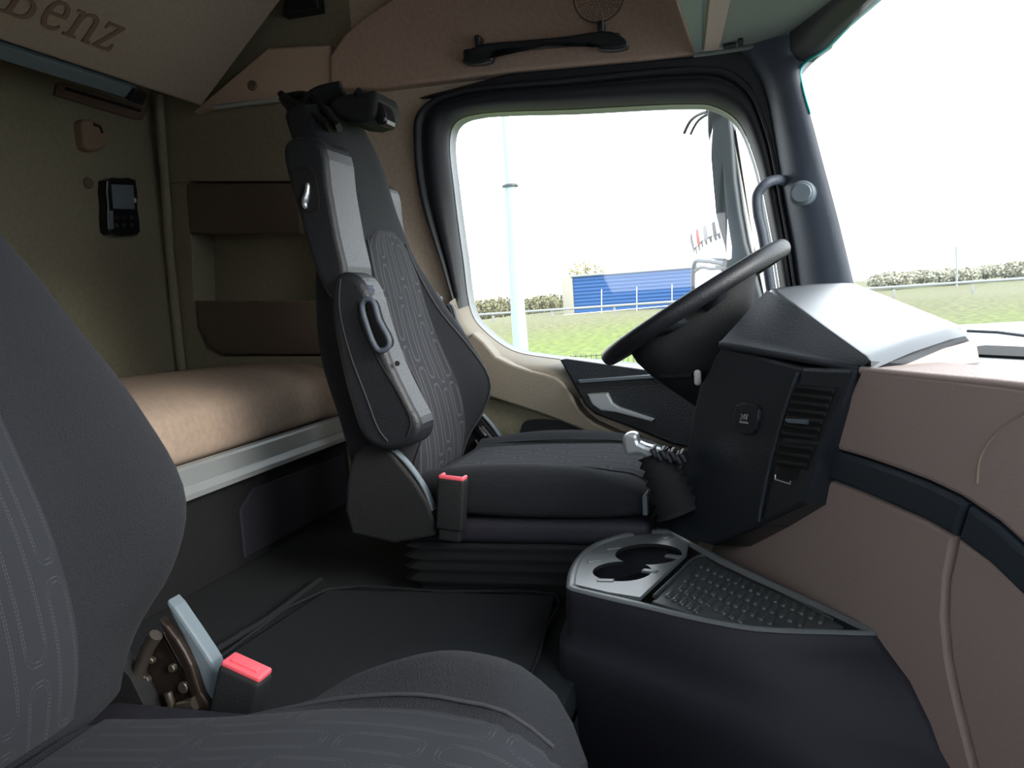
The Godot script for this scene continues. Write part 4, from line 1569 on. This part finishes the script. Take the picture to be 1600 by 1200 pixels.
func floor_mat() -> void:
	var l := ly([512, 921, 690, 925, 868, 930, 852, 985, 826, 1060, 300, 1060], 0.0)
	l.append(Vector3(-0.40, 0, -0.9))
	l.append(Vector3(-0.92, 0, -0.9))
	var loop := PackedVector3Array([l[0], l[1], l[2], l[3], l[4], l[6], l[7], l[5]])
	var t := thing("floor_mat", "dark blue grey floor mat with a raised edge between the two seats", "floor mat", Vector3(-0.6, -0.012, -1.2))
	var o := -t.position
	var s := sb()
	prism(s, moved(loop, o), Vector3(0, -0.012, 0), 0.003)
	part("carpet", s, M.mat, t)
	s = sb()
	tube(s, moved(spl(PackedVector3Array([loop[6], loop[7], loop[0], loop[1], loop[2], loop[3], loop[4], loop[5]]), 3), o + Vector3(0, 0.001, 0)), 0.0032, 8)
	part("raised_edge", s, M.mat, t)
	s = sb()
	tube(s, [py(330, 1020, 0.004), py(420, 965, 0.004), py(500, 905, 0.004)], 0.006, 8)
	var e := part("floor_edge_strip", s, M.mat, self)
	tag(e, "thin raised strip on the floor along the foot of the bunk base", "edge strip")

# ---------------------------------------------------------------- outside
func mirror() -> void:
	var t := thing("door_mirror", "tall driver's side door mirror with a slate grey housing outside the window", "door mirror", pz(1150, 450, -2.55))
	var o := -t.position
	var s := sb()
	prism(s, moved(spl(lz([1104, 172, 1112, 166, 1136, 168, 1142, 180, 1150, 280, 1166, 380, 1192, 470, 1190, 560, 1150, 560, 1128, 440, 1116, 320, 1110, 250], -2.52), 2, true), o), Vector3(0.02, 0, -0.06), 0.01)
	part("housing", s, M.mirror_case, t)
	s = sb()
	prism(s, moved(spl(lz([1142, 182, 1150, 190, 1176, 300, 1196, 400, 1206, 470, 1206, 560, 1188, 560, 1190, 470, 1168, 380, 1152, 280], -2.53), 2, true), o), Vector3(0.02, 0, -0.05), 0.01)
	part("outer_shell", s, M.white, t, "pale outer shell")
	var c := pz(1112, 300, -2.52)
	var nrm := Vector3(-0.9, 0.02, 0.436).normalized()
	var pl := Plane(nrm, nrm.dot(c))
	s = sb()   # the glass is slightly domed
	var outl := spl(lp([1070, 212, 1080, 190, 1108, 176, 1114, 250, 1120, 330, 1128, 404, 1100, 402, 1082, 398, 1074, 320], pl), 3, true)
	var mc := mid_of(outl)
	var rows := []
	for k in 13:
		var row := PackedVector3Array()
		for p in outl:
			var e := (p - mc) * maxf(0.002, 1.0 - k / 12.0)
			row.append(mc + e + nrm * (0.012 - e.length_squared() / 2.4) + o)
		rows.append(row)
	grid(s, rows, true)
	cap(s, moved(outl, -nrm * 0.03 + o))
	part("main_glass", s, M.mirror, t, "main mirror glass")
	s = sb()
	tube(s, moved(spl(lp([1069, 208, 1078, 190, 1090, 180, 1106, 174], pl), 4), o), 0.005, 8)
	part("glass_rim", s, M.seal, t)
	nrm = Vector3(-0.9, 0.03, 0.436).normalized()
	pl = Plane(nrm, nrm.dot(c))
	s = sb()
	prism(s, moved(spl(lp([1088, 420, 1124, 422, 1134, 436, 1130, 520, 1090, 520, 1086, 470], pl), 3, true), o), -nrm * 0.008, 0.002)
	part("wide_angle_glass", s, M.mirror, t, "lower wide angle glass")
	s = sb()
	tube(s, moved(spl(lp([1084, 470, 1083, 430, 1086, 410, 1100, 408, 1132, 412], pl), 4), o), 0.007, 8)
	tube(s, moved(spl(lp([1086, 424, 1096, 418, 1110, 420, 1132, 418], pl), 4), o), 0.005, 8)
	part("glass_frame", s, M.pillar, t)
	s = sb()
	tube(s, moved(PackedVector3Array([pz(1190, 555, -2.55), pz(1215, 560, -2.4), pz(1240, 565, -2.33)]), o), 0.02, 10)
	tube(s, moved(PackedVector3Array([pz(1130, 172, -2.55), pz(1160, 150, -2.4), pz(1200, 140, -2.33)]), o), 0.015, 10)
	part("bracket", s, M.seal, t)

func height(x: float, z: float) -> float:
	var d := -z
	var h := -1.62
	h += (0.95 * smoothstep(26.0, 46.0, d) + 0.15 * sin(x * 0.07 + d * 0.05) * smoothstep(20, 40, d)) * smoothstep(-25.0, -19.5, x)
	return h

func ground() -> void:
	var s := sb()
	var xs := []
	var zs := []
	for i in 57:
		xs.append(-140.0 + 5.0 * i)
	for i in 60:
		zs.append(-4.0 - i * 2.2 - pow(maxf(0, i - 30), 1.7))
	s.set_smooth_group(0)
	for i in zs.size() - 1:
		for j in xs.size() - 1:
			var c := []
			for q in [[j, i], [j + 1, i], [j + 1, i + 1], [j, i], [j + 1, i + 1], [j, i + 1]]:
				var x: float = xs[q[0]]
				var z: float = zs[q[1]]
				var dry := smoothstep(28.0, 42.0, -z + 4.0 * sin(x * 0.3))
				s.set_color(Color(0.125, 0.165, 0.008).lerp(Color(0.125, 0.118, 0.036), dry))
				s.set_uv(Vector2(0, 0))
				s.add_vertex(Vector3(x, height(x, z), z))
	struct("ground", s, M.grass, "grass verge rising to the road")
	s = sb()
	box(s, Vector3(-140, -1.8, -4.2), Vector3(140, -1.6, 60))
	prism(s, PackedVector3Array([Vector3(-6, -1.6, -4), Vector3(-9, -1.6, -16), Vector3(-24, -1.6, -50), Vector3(-46, -1.6, -100), Vector3(-138, -1.6, -100), Vector3(-138, -1.6, -4)]), Vector3(0, -0.2, 0))
	struct("pavement", s, M.asphalt, "grey yard beside the vehicle")

func outside() -> void:
	ground()
	# lamp post
	var b := pz(818, 600, -12.0)
	var t := thing("lamp_post", "tall pale blue lamp post with a collar seen through the driver's window", "lamp post", Vector3(b.x, height(b.x, -12), -12))
	var s := sb()
	var mid := pz(797, 290, -12.0)
	var o := -t.position
	var top := pz(789, 172, -12.0) + (pz(789, 172, -12.0) - mid) * 0.6
	tube(s, PackedVector3Array([Vector3(b.x, height(b.x, -12), -12) + o, b + o, pz(806, 440, -12) + o, mid + o]), [0.135, 0.125, 0.105, 0.09], 20)
	part("lower_post", s, M.pole, t)
	s = sb()
	tube(s, PackedVector3Array([mid + o, top + o, top + Vector3(0, 2.5, 0) + o]), [0.07, 0.06, 0.05], 20)
	part("upper_post", s, M.pole, t)
	s = sb()
	disc(s, mid + o + Vector3(0, -0.02, 0), Vector3(0, 1, 0), 0.13, 0.035, 0.01)
	part("collar", s, M.strip, t)
	# blue building with a pale end panel
	var zb := -62.0
	var p0 := pz(898, 489, zb)
	var p1 := pz(1140, 470, zb)
	var ph := pz(898, 432, zb).y
	var base := height(p0.x, zb) - 0.3
	t = thing("blue_building", "long low blue corrugated building beyond the road", "building", Vector3(p0.x, base, zb))
	o = -t.position
	s = sb()
	var n := 46
	var courses := []
	for i in n + 1:
		var at := Vector3(0, lerpf(base, ph, float(i) / n), zb + (0.035 if i % 4 in [1, 2] else 0.0)) + o
		courses.append(PackedVector3Array([at + Vector3(p0.x, 0, 0), at + Vector3(p1.x, 0, 0)]))
	grid(s, courses, false, false, -1)
	box(s, Vector3(p0.x, base, zb - 9) + o, Vector3(p1.x, ph - 0.02, zb - 0.02) + o)
	part("wall", s, M.blue, t)
	s = sb()
	box(s, Vector3(p0.x - 0.1, ph - 0.05, zb - 9.1) + o, Vector3(p1.x + 0.1, ph + 0.12, zb + 0.15) + o)
	part("roof_edge", s, M.galv, t)
	s = sb()
	var pe := pz(881, 488, zb)
	box(s, Vector3(pe.x, base, zb - 9) + o, Vector3(p0.x - 0.02, ph + 0.05, zb + 0.1) + o)
	part("end_wall", s, M.plaster, t, "pale end wall")
	# road guard rails, left and right stretch as one continuous rail
	t = thing("guard_rail", "galvanised guard rail along the road beyond the grass", "guard rail", Vector3(0, height(0, -50), -50))
	o = -t.position
	s = sb()
	var line := PackedVector3Array()
	for i in 41:
		var x := -40.0 + 2.0 * i
		line.append(Vector3(x, -0.02 + 0.0 * x, -50) + o)
	strap(s, line, Vector3(0, 0.15, 0), 0.06)
	part("rail", s, M.galv, t)
	for i in 21:
		s = sb()
		var x := -40.0 + 4.0 * i
		box(s, Vector3(x - 0.06, height(x, -50) - 0.1, -50.15) + o, Vector3(x + 0.06, 0.05, -50.05) + o)
		part("post", s, M.galv, t)
	# fence in front of the building
	t = thing("post_and_rail_fence", "pale thin post fence standing in front of the blue building", "fence", pz(995, 487, -56))
	o = -t.position
	s = sb()
	tube(s, moved(PackedVector3Array([pz(880, 492, -56), pz(1000, 482, -56), pz(1130, 470, -56)]), o), 0.03, 6)
	part("rail", s, M.white, t)
	for x in [940, 995, 1050]:
		s = sb()
		tube(s, moved(PackedVector3Array([pz(x, 500 - (x - 940) * 0.08, -56), pz(x, 452 - (x - 940) * 0.07, -56)]), o), 0.032, 6)
		part("post", s, M.white, t)
	# mesh fence close to the truck
	var fz := -15.0
	t = thing("mesh_fence", "dark wire mesh fence low in the grass just outside the driver's window", "fence", Vector3(pz(960, 600, fz).x, height(0, fz), fz))
	o = -t.position
	var ftop := pz(960, 554, fz).y
	s = sb()
	var x := pz(860, 560, fz).x
	var k := 0
	while x < pz(1090, 560, fz).x:
		tube(s, PackedVector3Array([Vector3(x, height(x, fz), fz) + o, Vector3(x, ftop + 0.03, fz) + o]), 0.006, 4)
		x += 0.1
		k += 1
	for j in 6:
		tube(s, PackedVector3Array([Vector3(pz(860, 560, fz).x, ftop - j * 0.2, fz) + o, Vector3(pz(1090, 560, fz).x, ftop - j * 0.2, fz) + o]), 0.006, 4)
	var wires := part("wires", s, M.seal, t)
	wires.set_meta("kind", "stuff")
	# poles far away
	s = sb()
	var q := pz(1495, 445, -80)
	tube(s, PackedVector3Array([Vector3(q.x, height(q.x, -80), -80), Vector3(q.x, pz(1495, 385, -80).y, -80)]), 0.09, 8)
	var po := part("roadside_pole", s, M.galv, self)
	tag(po, "thin grey pole standing beyond the road through the windscreen", "pole")
	s = sb()
	q = pz(940, 430, -75)
	tube(s, PackedVector3Array([Vector3(q.x, height(q.x, -75), -75), Vector3(q.x, pz(938, 392, -75).y, -75)]), 0.05, 8)
	po = part("mast", s, M.galv, self)
	tag(po, "thin mast rising behind the blue building", "mast")
	parked_trucks()
	# sparse tree behind the building
	rng.seed = 11
	plant("bare_tree", "sparse pale yellow tree showing above the blue building roof", "tree", pz(918, 487, -78), pz(918, 408, -78).y, 2.2, 420, M.leaf_pale, 0.17)
	# bushes along the far side of the road
	var row_no := 0
	for b2: Array in [[756, 468, 2.4, "haze tinted bush left of the lamp post beyond the guard rail"], [783, 463, 2.2, "haze tinted bush directly behind the lamp post"], [842, 461, 2.6, "haze tinted bush right of the lamp post beyond the guard rail"], [868, 458, 2.4, "haze tinted bush beside the pale end of the blue building"], [1395, 424, 3.4, "distant bush nearest the windscreen pillar"], [1440, 421, 3.6, "distant bush left of the roadside pole"], [1490, 418, 3.8, "distant bush behind the roadside pole"], [1540, 413, 4.2, "distant bush right of the roadside pole"], [1592, 407, 4.4, "tallest distant bush at the edge of the windscreen view"]]:
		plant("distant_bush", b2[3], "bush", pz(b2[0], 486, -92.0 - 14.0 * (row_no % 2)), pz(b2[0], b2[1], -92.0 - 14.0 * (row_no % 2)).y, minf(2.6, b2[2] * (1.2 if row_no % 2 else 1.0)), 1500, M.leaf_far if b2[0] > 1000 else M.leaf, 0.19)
		row_no += 1

func parked_trucks() -> void:
	# a row of lorries in the yard behind, which the door mirror shows
	var paint := [mat(c8(24, 26, 30), 0.5), mat(c8(90, 92, 96), 0.5), mat(c8(110, 16, 22), 0.45), mat(c8(44, 46, 50), 0.5)]
	var said := ["black lorry parked in the yard behind, seen in the door mirror", "pale grey lorry parked in the yard behind, seen in the door mirror", "red lorry parked in the yard behind, seen in the door mirror", "dark grey lorry parked in the yard behind, seen in the door mirror"]
	for k in 4:
		var at := Vector3(-43.0 + k * 3.4, -1.6, -29.0 - k * 4.4)
		var t := thing("parked_lorry", said[k], "lorry", at, "lorries parked behind")
		t.rotation.y = 0.75
		var s := sb()
		rb(s, Vector3(0, 2.0, 0), Vector3(2.2, 2.6, 2.4), 0.2)
		part("cab", s, paint[k], t)
		s = sb()
		rb(s, Vector3(1.11, 2.45, 0), Vector3(0.06, 0.9, 2.0), 0.02)
		part("windscreen", s, M.gloss, t)
		s = sb()
		rb(s, Vector3(-1.2, 0.9, 0), Vector3(5.0, 0.3, 1.0), 0.05)
		part("chassis", s, M.rubber, t)
		for q in [[0.2, 1.0], [0.2, -1.0], [-2.6, 1.0], [-2.6, -1.0]]:
			s = sb()
			disc(s, Vector3(q[0], 0.5, q[1] - 0.15), Vector3(0, 0, 1), 0.5, 0.3, 0.05)
			part("wheel", s, M.rubber, t)

func plant(called: String, label: String, cat: String, at: Vector3, top: float, wide: float, n: int, m: Material, leaf: float) -> void:
	var g := height(at.x, at.z)
	var t := thing(called, label, cat, Vector3(at.x, g, at.z), "bushes along the far roadside" if cat == "bush" else "")
	var h := top - g
	var s := sb()
	s.set_smooth_group(-1)
	for i in n:
		var d := Vector3(rng.randfn(), rng.randfn(), rng.randfn()).normalized() * pow(rng.randf(), 0.4)
		var p := Vector3(d.x * wide, h * (0.55 if cat == "bush" else 0.72) + d.y * h * (0.45 if cat == "bush" else 0.28), d.z * wide)
		p.y = maxf(p.y, 0.1)
		var a := Vector3(rng.randfn(), rng.randfn(), rng.randfn()).normalized() * leaf
		var b := a.cross(Vector3(rng.randfn(), rng.randfn(), rng.randfn())).normalized() * leaf * 0.7
		quad(s, p - a, p + b, p + a, p - b)
	var f := part("foliage", s, m, t)
	f.set_meta("kind", "stuff")
	s = sb()
	tube(s, PackedVector3Array([Vector3(0, -0.1, 0), Vector3(0.05, h * 0.5, 0), Vector3(0, h * 0.9, 0)]), [0.12, 0.08, 0.03], 6)
	for k in 6:
		var a := TAU * k / 6
		tube(s, PackedVector3Array([Vector3(0, h * 0.4, 0), Vector3(cos(a) * wide * 0.6, h * 0.8, sin(a) * wide * 0.6)]), [0.06, 0.02], 5)
	part("stem", s, M.bark, t)

# ---------------------------------------------------------------- all of it
func _ready() -> void:
	var zn := raw(1167, 448).normalized()
	var up := raw(1167, 448).cross(raw(167, 518)).normalized()
	if up.y < 0:
		up = -up
	var right := zn.cross(up)
	eye_basis = Basis(Vector3(right.x, up.x, -zn.x), Vector3(right.y, up.y, -zn.y), Vector3(right.z, up.z, -zn.z))
	var cam := Camera3D.new()
	cam.name = "camera"
	cam.fov = rad_to_deg(2.0 * atan(600.0 / FOCAL))
	cam.near = 0.02
	cam.far = 600
	cam.transform = Transform3D(eye_basis, eye)
	cam.current = true
	add_child(cam)
	var we := WorldEnvironment.new()
	we.name = "world"
	var env := Environment.new()
	var sky := Sky.new()
	var sm := ProceduralSkyMaterial.new()
	sm.sky_top_color = Color(0.93, 0.97, 1.0)
	sm.sky_horizon_color = Color(0.98, 0.99, 1.0)
	sm.ground_bottom_color = Color(0.35, 0.36, 0.36)
	sm.ground_horizon_color = Color(0.6, 0.62, 0.62)
	sm.sky_energy_multiplier = 1.0
	sky.sky_material = sm
	env.background_mode = Environment.BG_SKY
	env.sky = sky
	env.ambient_light_source = Environment.AMBIENT_SOURCE_SKY
	env.tonemap_mode = Environment.TONE_MAPPER_LINEAR
	env.tonemap_exposure = 6.0
	env.sdfgi_enabled = true
	env.ssao_enabled = true
	env.ssil_enabled = true
	we.environment = env
	add_child(we)

	var sun := DirectionalLight3D.new()   # the sun behind thin cloud, ahead of the cab
	sun.name = "veiled_sun"
	sun.light_color = Color(1.0, 0.97, 0.92)
	sun.light_energy = 0.25
	sun.light_angular_distance = 24.0
	sun.shadow_enabled = true
	sun.sky_mode = DirectionalLight3D.SKY_MODE_LIGHT_ONLY
	sun.look_at_from_position(Vector3(), Vector3(-1.0, -0.42, -0.5))
	add_child(sun)

	materials()
	shell()
	door()
	front()
	bunk()
	var ds := thing("driver_seat", "dark grey driver's seat with folded armrest and shoulder wing", "seat", Vector3(0, 0, -1.72))
	seat(true, ds)
	driver_extras(ds)
	var ps := thing("passenger_seat", "dark passenger seat with stitched cloth in the front of the picture", "seat", Vector3(0.015, 0, -0.48))
	seat(false, ps)
	passenger_extras(ps)
	dash()
	wheel()
	brake()
	console()
	floor_mat()
	mirror()
	outside()
